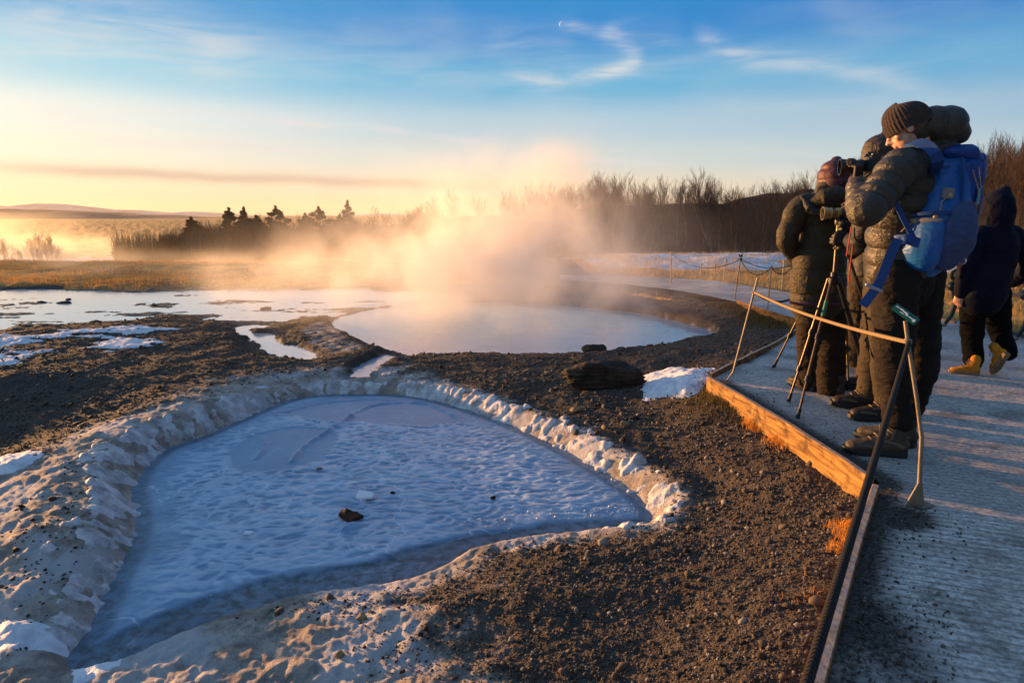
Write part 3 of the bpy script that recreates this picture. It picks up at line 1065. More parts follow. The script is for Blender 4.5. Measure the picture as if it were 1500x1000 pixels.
def rock(name, c0, sx, sy, sz, seed, material, layered=False, sub=5, rz=0.0, **kw):
    bm = bmesh.new()
    bmesh.ops.create_icosphere(bm, subdivisions=sub, radius=1.0)
    P = np.array([v.co for v in bm.verts])
    # cut flat facets
    r_ = np.random.default_rng(seed)
    for k in range(16):
        nrm = r_.normal(size=3)
        nrm /= np.linalg.norm(nrm)
        d_ = P @ nrm
        lim = .62 + .25 * r_.random()
        P = P - np.outer(np.clip(d_ - lim, 0, 9), nrm)
    n_ = noise3(P + seed, .8, seed, 5)
    P = P * (1 + n_[:, None] * .45)
    P = P * np.array([sx, sy, sz])
    if layered:
        z_ = P[:, 2]
        lay = np.abs(((z_ + noise3(P, .25, seed + 3, 2) * .03) / .035) % 1 - .5) * 2
        s_ = 1 + (lay - .5) * .07 + noise3(P, .06, seed + 8, 3) * .08
        P[:, 0] *= s_
        P[:, 1] *= s_
    P = P + noise3(P, .05, seed + 4, 3)[:, None] * .018
    for v, p in zip(bm.verts, P):
        v.co = p
    me = bpy.data.meshes.new(name)
    bm.to_mesh(me)
    bm.free()
    me.materials.append(material)
    for p in me.polygons: p.use_smooth = True
    o = bpy.data.objects.new(name, me)
    COL.objects.link(o)
    o.location = c0
    o.rotation_euler = (0, 0, rz)
    tag(o, **kw)
    return o


def gp(u, v, z0=-.22, dz=0.0):
    p = W(u, v, z0)
    p = W(u, v, float(ground_z(p.x, p.y)[0]))
    return Vector((p.x, p.y, float(ground_z(p.x, p.y)[0]) + dz))


p = gp(890, 570)
rock('slab_rock', p + Vector((0, .16, .075)), .37, .18, .165, 3, m_rock, True, 6, R(4), label='long dark layered slab of rock on the gravel by the snow patch', cat='rock')
p = W(869, 522, Z_WATER)
rock('shore_rock', p + Vector((0, .03, .055)), .15, .10, .095, 8, m_rock, False, 5, R(10), label='small dark rock at the edge of the hot spring', cat='rock')
p = W(905, 518, Z_WATER)
rock('shore_rock', p + Vector((.05, .03, .035)), .09, .06, .04, 9, m_rock, False, 4, R(10), label='flat dark stone on the shore right of the small dark rock', cat='rock')
p = W(797, 524, Z_WATER)
rock('shore_rock', p + Vector((0, .0, .02)), .07, .04, .025, 10, m_rock, False, 4, 0, label='thin black stone on the spring edge in front of the steam', cat='rock')
p = W(512, 764, Z_ICE)
rock('rusty_rock', p + Vector((0, .03, .018)), .072, .05, .040, 12, m_rust, False, 5, R(-8), label='red-brown rock frozen into the pale ice of the near pool', cat='rock')
p = W(576, 723, Z_ICE)
rock('pebble', p + Vector((0, 0, .012)), .016, .012, .010, 13, m_rock, False, 3, 0, label='dark pebble on the pool ice right of the ice fragment', cat='pebble')
p = W(722, 732, Z_ICE)
rock('pebble', p + Vector((0, 0, .012)), .018, .014, .012, 14, m_rock, False, 3, 0, label='lone dark pebble on the pool ice towards its right end', cat='pebble')
p = W(468, 688, Z_ICE)
rock('pebble', p + Vector((0, 0, .010)), .024, .016, .010, 15, m_tan, False, 3, 0, label='flat tan pebble on the ice near the dark open patch', cat='pebble')
for i, (u, v, s_, lab) in enumerate(((842, 604, .045, 'knobbly ochre stone on the gravel between pool tip and slab rock'), (858, 622, .022, 'small tan stone just below the knobbly ochre one'),
                                    (885, 628, .028, 'rounded orange stone on the gravel above the pool tip'), (915, 626, .040, 'flat ochre stone right of the rounded orange stone'),
                                    (800, 548, .035, 'pale flat stone on the gravel left of the slab rock'), (1082, 590, .03, 'tan stone in the dry grass by the plank'),
                                    (530, 903, .024, 'brown stone on the near frosty bank'), (498, 958, .020, 'small tan stone near the lower edge of the photo'),
                                    (362, 522, .030, 'pale stone on the dark ground behind the frozen pool'))):
    p = gp(u, v)
    rock('stone', p + Vector((0, 0, s_ * .3)), s_, s_ * .8, s_ * .62, 20 + i, m_tan, False, 4, i * 1.1, label=lab, cat='stone')
for i, (u, v, s_, lab) in enumerate(((95, 444, .16, 'dark stone in the wet flat at the left edge'), (390, 453, .14, 'dark rock standing in the flooded flat'), (100, 439, .10, 'flat stone left in the bright water'),
                                    (262, 424, .20, 'brown rock on the far side of the bright flat'), (60, 443, .09, 'small stone far left in the bright water'),
                                    (140, 474, .18, 'dark rock at the snowy edge of the flat'), (225, 448, .09, 'low stone in the middle of the bright flat'))):
    p = W(u, v, Z_WATER)
    rock('flat_rock', p + Vector((0, 0, .01)), s_, s_ * .5, s_ * .22, 40 + i, m_rock, False, 4, i, label=lab, cat='rock')
for i, (u, v, s_, lab) in enumerate(((196, 440, .055, 'mound'),)):
    pass
# shard of clear ice
m_shard, t = mat('clear_ice')
t.put(t.b.inputs['Base Color'], (0.92, 0.88, 0.88)); t.b.inputs['Roughness'].default_value = .25
t.b.inputs['Transmission Weight'].default_value = .0; t.b.inputs['IOR'].default_value = 1.31
t.put(t.b.inputs['Normal'], t.bump(t.noise(t.coord(), 60, 4, .6), .7, .004))
def shard(u, v, pts, th, tilt, label):
    p = W(u, v, Z_ICE) + Vector((0, 0, .018))
    mb_ = MB()
    M_ = Matrix.Rotation(tilt, 3, 'X')
    n_ = len(pts)
    vs_ = [p + M_ @ Vector((x_, y_, 0)) for x_, y_ in pts] + [p + M_ @ Vector((x_ * .93, y_ * .93, th)) for x_, y_ in pts]
    mb_.add(vs_, [tuple(range(n_ - 1, -1, -1)), tuple(range(n_, 2 * n_))] + [(i, (i + 1) % n_, n_ + (i + 1) % n_, n_ + i) for i in range(n_)])
    mb_.build('ice_fragment', m_shard, None, p, smooth=False, label=label, cat='ice').location = p
shard(535, 730, [(-.052, -.028), (-.01, -.040), (.048, -.030), (.055, .012), (.015, .030), (-.045, .045)], .012, R(14), 'pale angular ice fragment lying on the frozen pool')
shard(516, 710, [(-.025, -.01), (.025, -.012), (.028, .008), (-.02, .010)], .006, R(5), 'thin sliver of ice above the angular ice fragment')
shard(364, 785, [(-.022, -.012), (.02, -.014), (.026, .008), (-.02, .012)], .006, R(5), 'small ice chip on the left half of the frozen pool')


# ------------------------------------------------------------------ gravel and grass (uncountable)
def scatter_wedge(n, r0, r1, a0, a1, power=1.0):
    u_ = rng.random(n)
    r_ = np.exp(np.log(r0) + (np.log(r1) - np.log(r0)) * u_ ** power)
    a_ = np.radians(a0 + (a1 - a0) * rng.random(n))
    return r_ * np.sin(a_), r_ * np.cos(a_)


ico = bmesh.new()
bmesh.ops.create_icosphere(ico, subdivisions=1, radius=1.0)
ICO_V = np.array([v.co for v in ico.verts]); ICO_F = np.array([[v.index for v in f_.verts] for f_ in ico.faces])
ico.free()


def stones(name, x, y, z, size, material, label, cat):
    n = len(x)
    nv = len(ICO_V)
    jit = rng.normal(1, .22, (n, nv, 3))
    sc_ = size[:, None] * np.stack([rng.uniform(.7, 1.3, n), rng.uniform(.6, 1.1, n), rng.uniform(.45, .85, n)], -1)
    a_ = rng.random(n) * 6.28
    P = ICO_V[None] * jit * sc_[:, None, :]
    ca, sa = np.cos(a_)[:, None], np.sin(a_)[:, None]
    tl = rng.normal(0, .5, n)[:, None]
    X, Y, Z = P[..., 0] * ca - P[..., 1] * sa, P[..., 0] * sa + P[..., 1] * ca, P[..., 2]
    Z = Z + X * tl * .6
    P = np.stack([X + x[:, None], Y + y[:, None], Z + z[:, None] + (size * .22)[:, None]], -1).reshape(-1, 3)
    Fs = (ICO_F[None] + (np.arange(n) * nv)[:, None, None]).reshape(-1, 3)
    rv = np.repeat(rng.random(n), nv)
    o = mesh_np(name, P, Fs, material, False, None, {'tone': rv})
    tag(o, label, cat, kind='stuff')
    return o


m_stones, t = mat('gravel')
tn = t.attr('tone')
c = t.coord()
gcol = t.mix(t.ramp(tn, .0, .8), (0.018, 0.014, 0.011), (0.110, 0.084, 0.062))
gcol = t.mix(t.ramp(tn, .86, 1.0), gcol, (0.30, 0.26, 0.22))
gcol = t.mix(t.ramp(t.noise(c, 1.3, 4, .6), .42, .62, 0, .45), gcol, (0.085, 0.056, 0.034))
t.put(t.b.inputs['Base Color'], gcol)
t.b.inputs['Roughness'].default_value = .85
t.b.inputs['Specular IOR Level'].default_value = .3
x, y = scatter_wedge(120000, 1.45, 12.0, -44, 36, .95)
z, A_, dp_, d1_, d2_, dw_ = terrain(x, y)
k = fbm(x, y, .5, 3, 101)
ok = (dp_ > .03) & (d1_ > .16) & (d2_ > .05) & ((z > Z_WATER + .01) | (y < 6.6) & (dw_ > .5)) & (A_['grass'] < .3) & (rng.random(len(x)) > A_['sinter'] * 1.05 + k * .9 - .02)
r_ = np.hypot(x, y)
x, y, z, r_ = x[ok], y[ok], z[ok], r_[ok]
size = rng.lognormal(math.log(.0046), .42, len(x)) * np.clip(r_ / 3.2, .75, 1.35)
size = np.where(rng.random(len(x)) < .012, size * rng.uniform(1.8, 4.2, len(x)), size)
stones('gravel', x, y, z, np.clip(size, .002, .030), m_stones, 'coarse dark gravel strewn over the ground', 'gravel')
# crumbs of ice and frost along the near margin of the pool ice and on the crust
x, y = scatter_wedge(26000, 1.6, 5.2, -46, 20, 1)
z, A_, dp_, d1_, d2_, dw_ = terrain(x, y)
nlx = np.interp(x, nearline[:, 0], nearline[:, 1])
ok = ((d1_ < -.03) & (y > nlx) & (y - nlx < .16) & (rng.random(len(x)) < .35) & (x > -.3)) | ((d1_ < -.05) & (rng.random(len(x)) < .006))
x, y = x[ok], y[ok]
m_crumb = basic('ice_crumbs', (0.75, 0.76, 0.80), .4, var=.08)
stones('ice_crumbs', x, y, np.full(len(x), Z_ICE + .006), rng.lognormal(math.log(.0036), .5, len(x)), m_crumb, 'crumbs of white ice scattered on the frozen pool', 'ice')
# spilled grit on the path beside the planks
x, y = scatter_wedge(26000, 1.2, 6.0, 10, 36, .9)
d_, _, _ = poly_dist(x, y, PATH)
g2 = np.exp(-(((x - sp2.x + .05) / .22) ** 2 + ((y - sp2.y + .1) / .22) ** 2)) + np.exp(-(((x - sp3.x) / .25) ** 2 + ((y - sp3.y) / .5) ** 2))
ok = (d_ < -.035) & (rng.random(len(x)) < np.exp(d_ / .10) * .8 + g2 * .5)
x, y = x[ok], y[ok]
stones('spilled_grit', x, y, np.full(len(x), .004), rng.lognormal(math.log(.0030), .4, len(x)), m_stones, 'dark grit spilled on the path along the planks', 'grit')


def blades(name, x, y, z, h, wd, material, label, lean=.5, cat='grass'):
    n = len(x)
    a_ = rng.random(n) * 6.28
    l_ = rng.normal(0, lean, n) * h
    lx, ly = np.cos(a_ + 1.3) * l_, np.sin(a_ + 1.3) * l_
    dx, dy = np.cos(a_) * wd, np.sin(a_) * wd
    P = np.zeros((n, 5, 3))
    P[:, 0] = np.stack([x - dx, y - dy, z - .01], -1)
    P[:, 1] = np.stack([x + dx, y + dy, z - .01], -1)
    P[:, 2] = np.stack([x - dx * .8 + lx * .3, y - dy * .8 + ly * .3, z + h * .55], -1)
    P[:, 3] = np.stack([x + dx * .8 + lx * .3, y + dy * .8 + ly * .3, z + h * .55], -1)
    P[:, 4] = np.stack([x + lx, y + ly, z + h * (1 - .25 * np.abs(l_ / h))], -1)
    f1 = np.array([[0, 1, 3], [0, 3, 2], [2, 3, 4]])
    Fs = (f1[None] + (np.arange(n) * 5)[:, None, None]).reshape(-1, 3)
    o = mesh_np(name, P.reshape(-1, 3), Fs, material, True, None, {'tone': np.repeat(rng.random(n), 5)})
    tag(o, label, cat, kind='stuff')
    return o


def grass_mat(name, c0, c1):
    m, t = mat(name)
    t.put(t.b.inputs['Base Color'], t.mix(t.attr('tone'), c0, c1))
    t.b.inputs['Roughness'].default_value = .8
    t.b.inputs['Specular IOR Level'].default_value = .15
    tr = t.new('ShaderNodeBsdfTranslucent')
    t.put(tr.inputs[0], t.mix(t.attr('tone'), c0, c1))
    mx = t.new('ShaderNodeMixShader')
    mx.inputs[0].default_value = .35
    t.l.new(t.b.outputs[0], mx.inputs[1]); t.l.new(tr.outputs[0], mx.inputs[2])
    t.l.new(mx.outputs[0], t.o.inputs[0])
    return m


m_straw = grass_mat('dry_grass', (0.30, 0.19, 0.06), (0.62, 0.44, 0.19))
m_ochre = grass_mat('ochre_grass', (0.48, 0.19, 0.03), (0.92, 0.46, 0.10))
m_dull = grass_mat('dull_grass', (0.07, 0.055, 0.02), (0.26, 0.19, 0.07))
# along the planks
edge_pl = [np.array([W(1225, 1000, -.1)[:2], W(1262, 790, -.1)[:2], W(1278, 718, -.1)[:2]]), np.array([W(1278, 718, -.1)[:2], W(1150, 640, -.1)[:2], W(1040, 575, -.1)[:2]])]
xs, ys, hs2 = [], [], []
for pl, n_, lo_, hi_ in ((edge_pl[0], 3800, .008, .03), (edge_pl[1], 8500, .012, .055)):
    tt = rng.random(n_)
    seg_ = np.minimum((tt * (len(pl) - 1)).astype(int), len(pl) - 2)
    fr_ = tt * (len(pl) - 1) - seg_
    q = pl[seg_] * (1 - fr_)[:, None] + pl[seg_ + 1] * fr_[:, None]
    off = np.abs(rng.normal(0, 1, n_)) * .085 + .02
    nrm = np.array([-1.0, -.15]) if pl is edge_pl[0] else np.array([-.6, -.75])
    q = q + nrm[None] * off[:, None]
    cl = fbm(q[:, 0], q[:, 1], .28, 3, 111)
    ok = cl > (-.02 + off * .8)
    xs.append(q[ok, 0]); ys.append(q[ok, 1])
    hs2.append((lo_ + (hi_ - lo_) * rng.random(ok.sum())) * (1 + cl[ok] * 2))
x, y, h = map(np.concatenate, (xs, ys, hs2))
dpp, _, _ = poly_dist(x, y, PATH)
ok = dpp > .035
x, y, h = x[ok], y[ok], h[ok]
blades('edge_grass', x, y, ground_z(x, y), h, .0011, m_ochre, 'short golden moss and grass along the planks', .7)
# right bank
x = rng.uniform(1.5, 22, 90000); y = rng.uniform(6.5, 24, 90000)
z, A_, dp_, *_ = terrain(x, y)
cl = fbm(x, y, .9, 3, 112)
ok = (A_['grass'] > .4) & (dp_ > .08) & (cl > -.12)
x, y, z, cl = x[ok], y[ok], z[ok], cl[ok]
blades('bank_grass', x, y, z, rng.uniform(.05, .17, len(x)) * (1 + cl * 1.6), .0035, m_straw, 'dry straw-coloured grass on the bank behind the path', .6)
# ochre meadow left
x = rng.uniform(-22, 1.5, 70000); y = rng.uniform(13.5, 30, 70000)
z, A_, dp_, *_ = terrain(x, y)
cl = fbm(x, y, 1.3, 3, 113)
ok = (A_['grass'] > .4) & (dp_ > .08) & (cl > -.10)
x, y, z, cl = x[ok], y[ok], z[ok], cl[ok]
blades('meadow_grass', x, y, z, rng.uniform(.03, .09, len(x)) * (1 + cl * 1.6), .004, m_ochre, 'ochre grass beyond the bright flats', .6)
# turf corner inside the bend of the planks
q0, q1 = W(1078, 440, -.05), W(1165, 472, -.05)
n_ = 9000
tt = rng.random(n_)
x = q0.x + (q1.x - q0.x) * tt - np.abs(rng.normal(0, .22, n_)) * .8 - .05
y = q0.y + (q1.y - q0.y) * tt - np.abs(rng.normal(0, .22, n_)) - .02
z, A_, dp_, *_ = terrain(x, y)
cl = fbm(x, y, .4, 3, 114)
ok = (dp_ > .05) & (cl > -.06) & (dp_ < .8)
x, y, z, cl = x[ok], y[ok], z[ok], cl[ok]
blades('turf', x, y, z, rng.uniform(.02, .07, len(x)) * (1 + cl), .003, m_dull, 'brown turf in the corner behind the planks', .7)
# dark grass by the snow patch
x = rng.normal(0, .17, 5000); y = rng.normal(0, .22, 5000)
q = W(1068, 590, -.12)
x, y = x + q.x, y + q.y
z, A_, dp_, *_ = terrain(x, y)
ok = (dp_ > .04) & (fbm(x, y, .2, 3, 115) > -.1)
x, y, z = x[ok], y[ok], z[ok]
blades('corner_grass', x, y, z, rng.uniform(.02, .06, len(x)), .0016, m_dull, 'tuft of dull grass where two planks meet', .8)


# ------------------------------------------------------------------ planks, posts, ropes
def plank(name, pts, label, top=.040, hgt=.17, th_=.030, material=m_plank):
    """board on edge following pts (xy), with a little waviness"""
    c_ = catmull(pts, 8, False) if len(pts) > 2 else np.array([np.array(pts[0][:2]) * (1 - k / 14) + np.array(pts[1][:2]) * k / 14 for k in range(15)])
    mb_ = MB()
    vs_, fs_ = [], []
    n_ = len(c_)
    for i in range(n_):
        t_ = c_[min(i + 1, n_ - 1)] - c_[max(i - 1, 0)]
        t_ = t_ / np.linalg.norm(t_)
        nn = np.array([-t_[1], t_[0]])
        w1 = (vnoise(np.array([i * .9]), np.array([len(pts) * 3.1 + c_[0][0]]), 4)[0] - .5) * .008
        for (a_, b_) in ((-.5, 0), (-.5, 1), (-.38, 1.02), (.38, 1.02), (.5, 1), (.5, 0)):
            q = c_[i] + nn * th_ * a_
            vs_.append((q[0], q[1], top - hgt + b_ * hgt + w1 * b_))
    for i in range(n_ - 1):
        for k in range(6):
            k2 = (k + 1) % 6
            fs_.append((i * 6 + k, i * 6 + k2, (i + 1) * 6 + k2, (i + 1) * 6 + k))
    fs_.append(tuple(range(6)))
    fs_.append(tuple((n_ - 1) * 6 + k for k in range(5, -1, -1)))
    mb_.add(vs_, fs_)
    o_ = Vector((c_[0][0], c_[0][1], 0))
    ob = mb_.build(name, material, None, o_, smooth=True, label=label, cat='plank', group='edging planks of the path')
    ob.location = o_
    return ob


ZT = .03
plank('edging_plank', [W(1165, 1130, ZT), W(1255, 800, ZT), W(1283, 712, ZT)], 'nearest edging plank, running towards the lower edge of the photo')
plank('edging_plank', [W(1276, 702, ZT), W(1160, 625, ZT), W(1038, 553, ZT)], 'long orange-lit edging plank beside the boots and tripod feet')
plank('edging_plank', [W(1041, 549, ZT), W(1085, 527, ZT), W(1140, 500, ZT), W(1180, 474, ZT)], 'curved edging plank leading right from the snow patch corner', th_=.028)
plank('edging_plank', [W(1176, 470, ZT), W(1130, 457, ZT), W(1080, 440, ZT)], 'pale-topped edging plank behind the turf corner', th_=.035)
plank('edging_plank', [W(1250, 444, ZT), W(1360, 462, ZT), W(1400, 470, ZT)], 'thin far edging plank in front of the bank grass', top=.02, th_=.03)


def rope_mat(name, c0, c1):
    m, t = mat(name)
    a_ = t.attr('along')
    b_ = t.attr('around')
    s_ = t.m('SINE', t.m('ADD', t.m('MULTIPLY', a_, 520.0), t.m('MULTIPLY', b_, 12.566)))
    s_ = t.ramp(s_, -1, .4)
    t.put(t.b.inputs['Base Color'], t.mix(s_, c0, c1))
    t.b.inputs['Roughness'].default_value = .8
    t.b.inputs['Specular IOR Level'].default_value = .2
    t.put(t.b.inputs['Normal'], t.bump(s_, 1, .003))
    return m


m_rope = rope_mat('tan_rope', (0.12, 0.08, 0.04), (0.42, 0.30, 0.15))
m_drope = rope_mat('black_and_shaded_rope', (0.006, 0.006, 0.006), (0.030, 0.024, 0.020))


def rope(p0, p1, sag, r_, material, label, group='ropes strung between the posts', n=40, seg=10):
    p0, p1 = Vector(p0), Vector(p1)
    pts = []
    for i in range(n + 1):
        t_ = i / n
        q = p0.lerp(p1, t_)
        q.z -= 4 * sag * t_ * (1 - t_)
        pts.append(q)
    mb_ = MB().tube(pts, r_, seg)
    o_ = p0.copy()
    ob = mb_.build('rope', material, None, o_, label=label, cat='rope', group=group)
    ob.location = o_
    L = (p1 - p0).length
    al = np.repeat(np.linspace(0, L, n + 1), seg)
    ar = np.tile(np.arange(seg) / seg, n + 1)
    for nm, a_ in (('along', al), ('around', np.abs(ar - .5) * 2)):
        q = ob.data.attributes.new(nm, 'FLOAT', 'POINT')
        q.data.foreach_set('value', a_.astype(np.float32))
    return ob


# near stand with the green label
m_green = basic('green_label', (0.0, 0.085, 0.060), .3, var=.06, coat=.3)
m_white = basic('label_print', (0.75, 0.78, 0.76), .4, var=.03)
foot = W(1347, 742, .0)
top = at(1326, 470, foot.y + .06)
knee = at(1347, 705, foot.y + .01)
ringp = at(1330, 501, foot.y + .05)
st_ = empty('rope_post', foot, label='nearest metal rope post, topped with a small green label', cat='rope post', group='metal rope posts')
MB().tube([knee + Vector((0, 0, -.03)), knee, at(1350, 640, foot.y + .01), at(1343, 585, foot.y + .03), ringp, top], [.0095, .0095, .0085, .008, .008, .008], 10).build('rod', m_rod, st_, foot)
kf = MB()
a_, b_, c_ = knee - foot, Vector((-.085, -.03, .012)), Vector((.006, -.002, .012))
kf.add([a_ + Vector((-.004, -.004, .0)), b_ + Vector((0, -.002, 0)), c_ + Vector((.012, -.002, 0)), a_ + Vector((.010, -.004, 0)),
        a_ + Vector((-.004, .003, .0)), b_ + Vector((0, .004, 0)), c_ + Vector((.012, .004, 0)), a_ + Vector((.010, .003, 0))],
       [(0, 1, 2, 3), (7, 6, 5, 4), (0, 4, 5, 1), (1, 5, 6, 2), (2, 6, 7, 3), (3, 7, 4, 0)])
kf.build('fin', m_rod, st_, smooth=False)
MB().box((0.01, .01, .008), (.085, .075, .006), Matrix.Rotation(R(25), 3, 'Z'), .001).build('foot_plate', m_rod, st_)
MB().ring(ringp - foot, (0.1, -.1, 1), .0125, .0045, 18, 8).ring(ringp - foot + Vector((0, 0, .01)), (0.1, -.1, 1), .012, .004, 18, 8).build('ring', m_rod, st_)
# the label: a small board lying tilted on the rod's end
cm = at(1326.5, 460, foot.y + .05)
ax = (at(1344, 473, foot.y - .01) - at(1309, 448, foot.y + .08)).normalized()
vw = (Vector((0, 0, CAMZ)) - cm).normalized()
vn = (vw + Vector((-.05, .1, .5)))
vn = (vn - ax * vn.dot(ax)).normalized()
M_ = Matrix((ax, vn.cross(ax), vn)).transposed()
lb = MB().box(cm - foot, (.118, .034, .010), M_, .003).build('label_plate', m_green, st_)
pr = MB()
for x_, y_, w_, h_ in ((-.042, .004, .016, .003), (-.022, .005, .018, .005), (-.002, .003, .022, .006), (.010, -.003, .016, .004), (.030, -.002, .020, .0035), (.046, -.004, .010, .012), (-.012, -.007, .020, .002)):
    pr.box(cm - foot + M_ @ Vector((x_, y_, .0056)), (w_, h_, .0008), M_)
pr.build('print', m_white, lb, smooth=False)
# post at the plank corner
pf = W(1064, 558, .0)
pt = at(1110, 407, pf.y + .12)
pk = at(1074, 545, pf.y + .0)
rp2 = at(1105, 428, pf.y + .1)
s2 = empty('rope_post', pf, label='leaning sunlit rope post at the corner by the snow patch', cat='rope post', group='metal rope posts')
MB().tube([pf + Vector((0, 0, .0)), pk, pt], [.005, .0085, .008], 10).build('rod', m_rod, s2, pf)
MB().ring(rp2 - pf, (0.1, -.1, 1), .015, .006, 16, 8).build('ring', m_rod, s2)
rope(ringp, rp2, .03, .0095, m_rope, 'tan twisted rope from the green-labelled post to the leaning post')
rope(ringp + Vector((-.004, -.012, -.004)), at(1168, 1045, .92), .012, .0100, m_drope, 'thick shade-darkened rope running from the green-labelled post towards the viewer')  # same rope as the tan one, its unlit side painted in dark colour
rope(rp2, at(1168, 432, 6.6), .07, .010, m_drope, 'black slack rope from the leaning post to behind the olive coat')
# far posts
fp = {}
POSTS = (('a', 983, 415, 983, 368), ('b', 1027, 404, 1028, 385), ('c', 1059, 416, 1064, 379), ('d', 1076, 438, 1085, 376), ('e', 1124, 454, 1130, 388), ('f', 1145, 424, 1149, 380), ('g', 1160, 428, 1163, 384), ('h', 1047, 404, 1048, 386))
LBL = {'a': 'thin rope post farthest left, half lost in the steam', 'b': 'short rope post standing in the bank grass left of the pale one', 'c': 'pale yellowish rope post in front of the bank grass',
       'd': 'rope post with a knotted top where the far ropes meet', 'e': 'thin dark rope post on the far bend of the path', 'f': 'sunlit rope post just left of the olive coat sleeve', 'g': 'rope post almost hidden behind the olive coat',
       'h': 'tiny rope post at the foot of the snow field'}
for kx, u0, v0, u1, v1 in POSTS:
    f0 = W(u0, v0, .0 if v0 > 406 else -.03)
    f1 = at(u1, v1, f0.y + .03)
    e_ = empty('rope_post', f0, label=LBL[kx], cat='rope post', group='metal rope posts')
    MB().tube([f0 + Vector((0, 0, -.05)), f1], .0055 + .0004 * f0.y, 7).build('rod', m_rod, e_, f0)
    fp[kx] = f1
    mb_ = MB().ring(f1 - f0 + Vector((0, 0, -.03)), (0, 0, 1), .022, .008, 10, 6)
    if kx == 'd':
        for q in range(9):
            a_ = q * 2.4
            mb_.tube([Vector(f1 - f0), f1 - f0 + Vector((math.cos(a_) * .035, math.sin(a_) * .03, .05 - .006 * q))], [.010, .004], 5)
    mb_.build('finial', m_drope if kx == 'd' else m_rod, e_)
dn = Vector((0, 0, -.035))
for a_, b_, sg, lab in (('a', 'd', .20, 'far slack rope hanging from the steam side to the knotted post'), ('d', 'g', .10, 'upper far rope from the knotted post to behind the coat'),
                        ('d', 'e', .16, 'sagging far rope between the knotted post and the thin dark post'), ('e', 'g', .12, 'far rope from the thin dark post to behind the coat')):
    rope(fp[a_] + dn, fp[b_] + dn, sg, .006, m_drope, lab, n=20, seg=6)


# ------------------------------------------------------------------ bench
def bench():
    b0, b1 = W(1386, 478, 0), W(1491, 498, 0)
    ax = (b1 - b0); gap = ax.length; ax.normalize()
    back = Vector((-ax.y, ax.x, 0))        # from the front feet to the rear
    if back.x < 0: back = -back
    e_ = empty('park_bench', b0, label='wooden slatted bench on dark green cast iron ends behind the person in navy', cat='bench')
    for i in range(3):
        o_ = ax * gap * i
        q = lambda f_, z_: o_ + back * f_ + Vector((0, 0, z_))
        mb_ = MB()
        mb_.tube([q(-.02, .03), q(.05, .12), q(.09, .25), q(.06, .37), q(.04, .44)], [.018, .022, .026, .026, .03], 10)       # front leg
        mb_.tube([q(.09, .24), q(.2, .32), q(.32, .33), q(.42, .22), q(.47, .10), q(.53, .03)], [.02, .02, .02, .02, .02, .017], 10)  # arch and rear leg
        mb_.tube([q(.04, .42), q(.25, .40), q(.42, .39)], .018, 8)       # seat bearer
        mb_.tube([q(.40, .38), q(.47, .55), q(.52, .72), q(.56, .86)], [.02, .019, .018, .015], 8)  # back upright
        mb_.tube([q(.06, .40), q(.02, .50), q(.05, .60), q(.2, .66), q(.36, .64), q(.48, .60)], .018, 8)   # arm
        mb_.ring(q(.05, .585), ax, .055, .017, 18, 8)
        mb_.lathe(q(.03, .46), [(.02, -.025), (.055, -.02), (.058, 0), (.055, .02), (.02, .025)], Vector((0, 0, 1)).rotation_difference(ax).to_matrix(), 18)
        mb_.build('bench_end', m_iron, e_)
        for f_ in (-.03, .54):
            MB().ball(q(f_, .022), .028, .022, .020, n=10, m=6).build('foot', m_rod, e_)
    for i in range(5):
        c_ = ax * gap + back * (.06 + .085 * i) + Vector((0, 0, .43 - .006 * i))
        MB().box(c_, (gap * 2 + .22, .068, .026), Matrix((ax, back, Vector((0, 0, 1)))).transposed(), .004).build('seat_slat', m_bench_wood, e_)
    tl = Vector((back.x * .28, back.y * .28, .96)).normalized()
    for i in range(5):
        c_ = ax * gap + back * (.415 + .027 * i) + Vector((0, 0, .52 + .085 * i))
        MB().box(c_, (gap * 2 + .22, .022, .066), Matrix((ax, tl.cross(ax), tl)).transposed(), .004).build('back_slat', m_bench_wood, e_)
bench()

# ------------------------------------------------------------------ far country
def ridge(name, pts, y, depth, z0, material, rough, label=None, jag=.3, n=160):
    """hill range: pts = (u, v) of the crest; real depth behind it"""
    us = [p[0] for p in pts]; vs = [p[1] for p in pts]
    U = np.linspace(us[0], us[-1], n)
    Vv = np.interp(U, us, vs)
    crest = [at(u_, v_, y) for u_, v_ in zip(U, Vv)]
    prof = [(-1.0, 0.0), (-.75, .22), (-.5, .5), (-.28, .78), (-.12, .95), (0, 1.0), (.3, .9), (.7, .5), (1.0, 0.0)]
    P = []
    for j, (o_, k_) in enumerate(prof):
        for i, c_ in enumerate(crest):
            h_ = (c_.z - z0) * k_
            jn = (vnoise(np.array([i * .35]), np.array([j * 1.7]), 12)[0] - .5) * rough * (c_.z - z0) * (0 if j in (0, len(prof) - 1) else 1)
            P.append((c_.x + o_ * depth * .15, c_.y + o_ * depth, z0 + h_ + (jn if j != 5 else jn * .25)))
    idx_ = np.arange(len(prof) * n).reshape(len(prof), n)
    a_, b_ = idx_[:-1], idx_[1:]
    Fs = np.stack([a_[:, :-1], a_[:, 1:], b_[:, 1:], b_[:, :-1]], -1).reshape(-1, 4)
    o = mesh_np(name, np.array(P), Fs, material, True)
    tag(o, label, kind='structure')
    return o


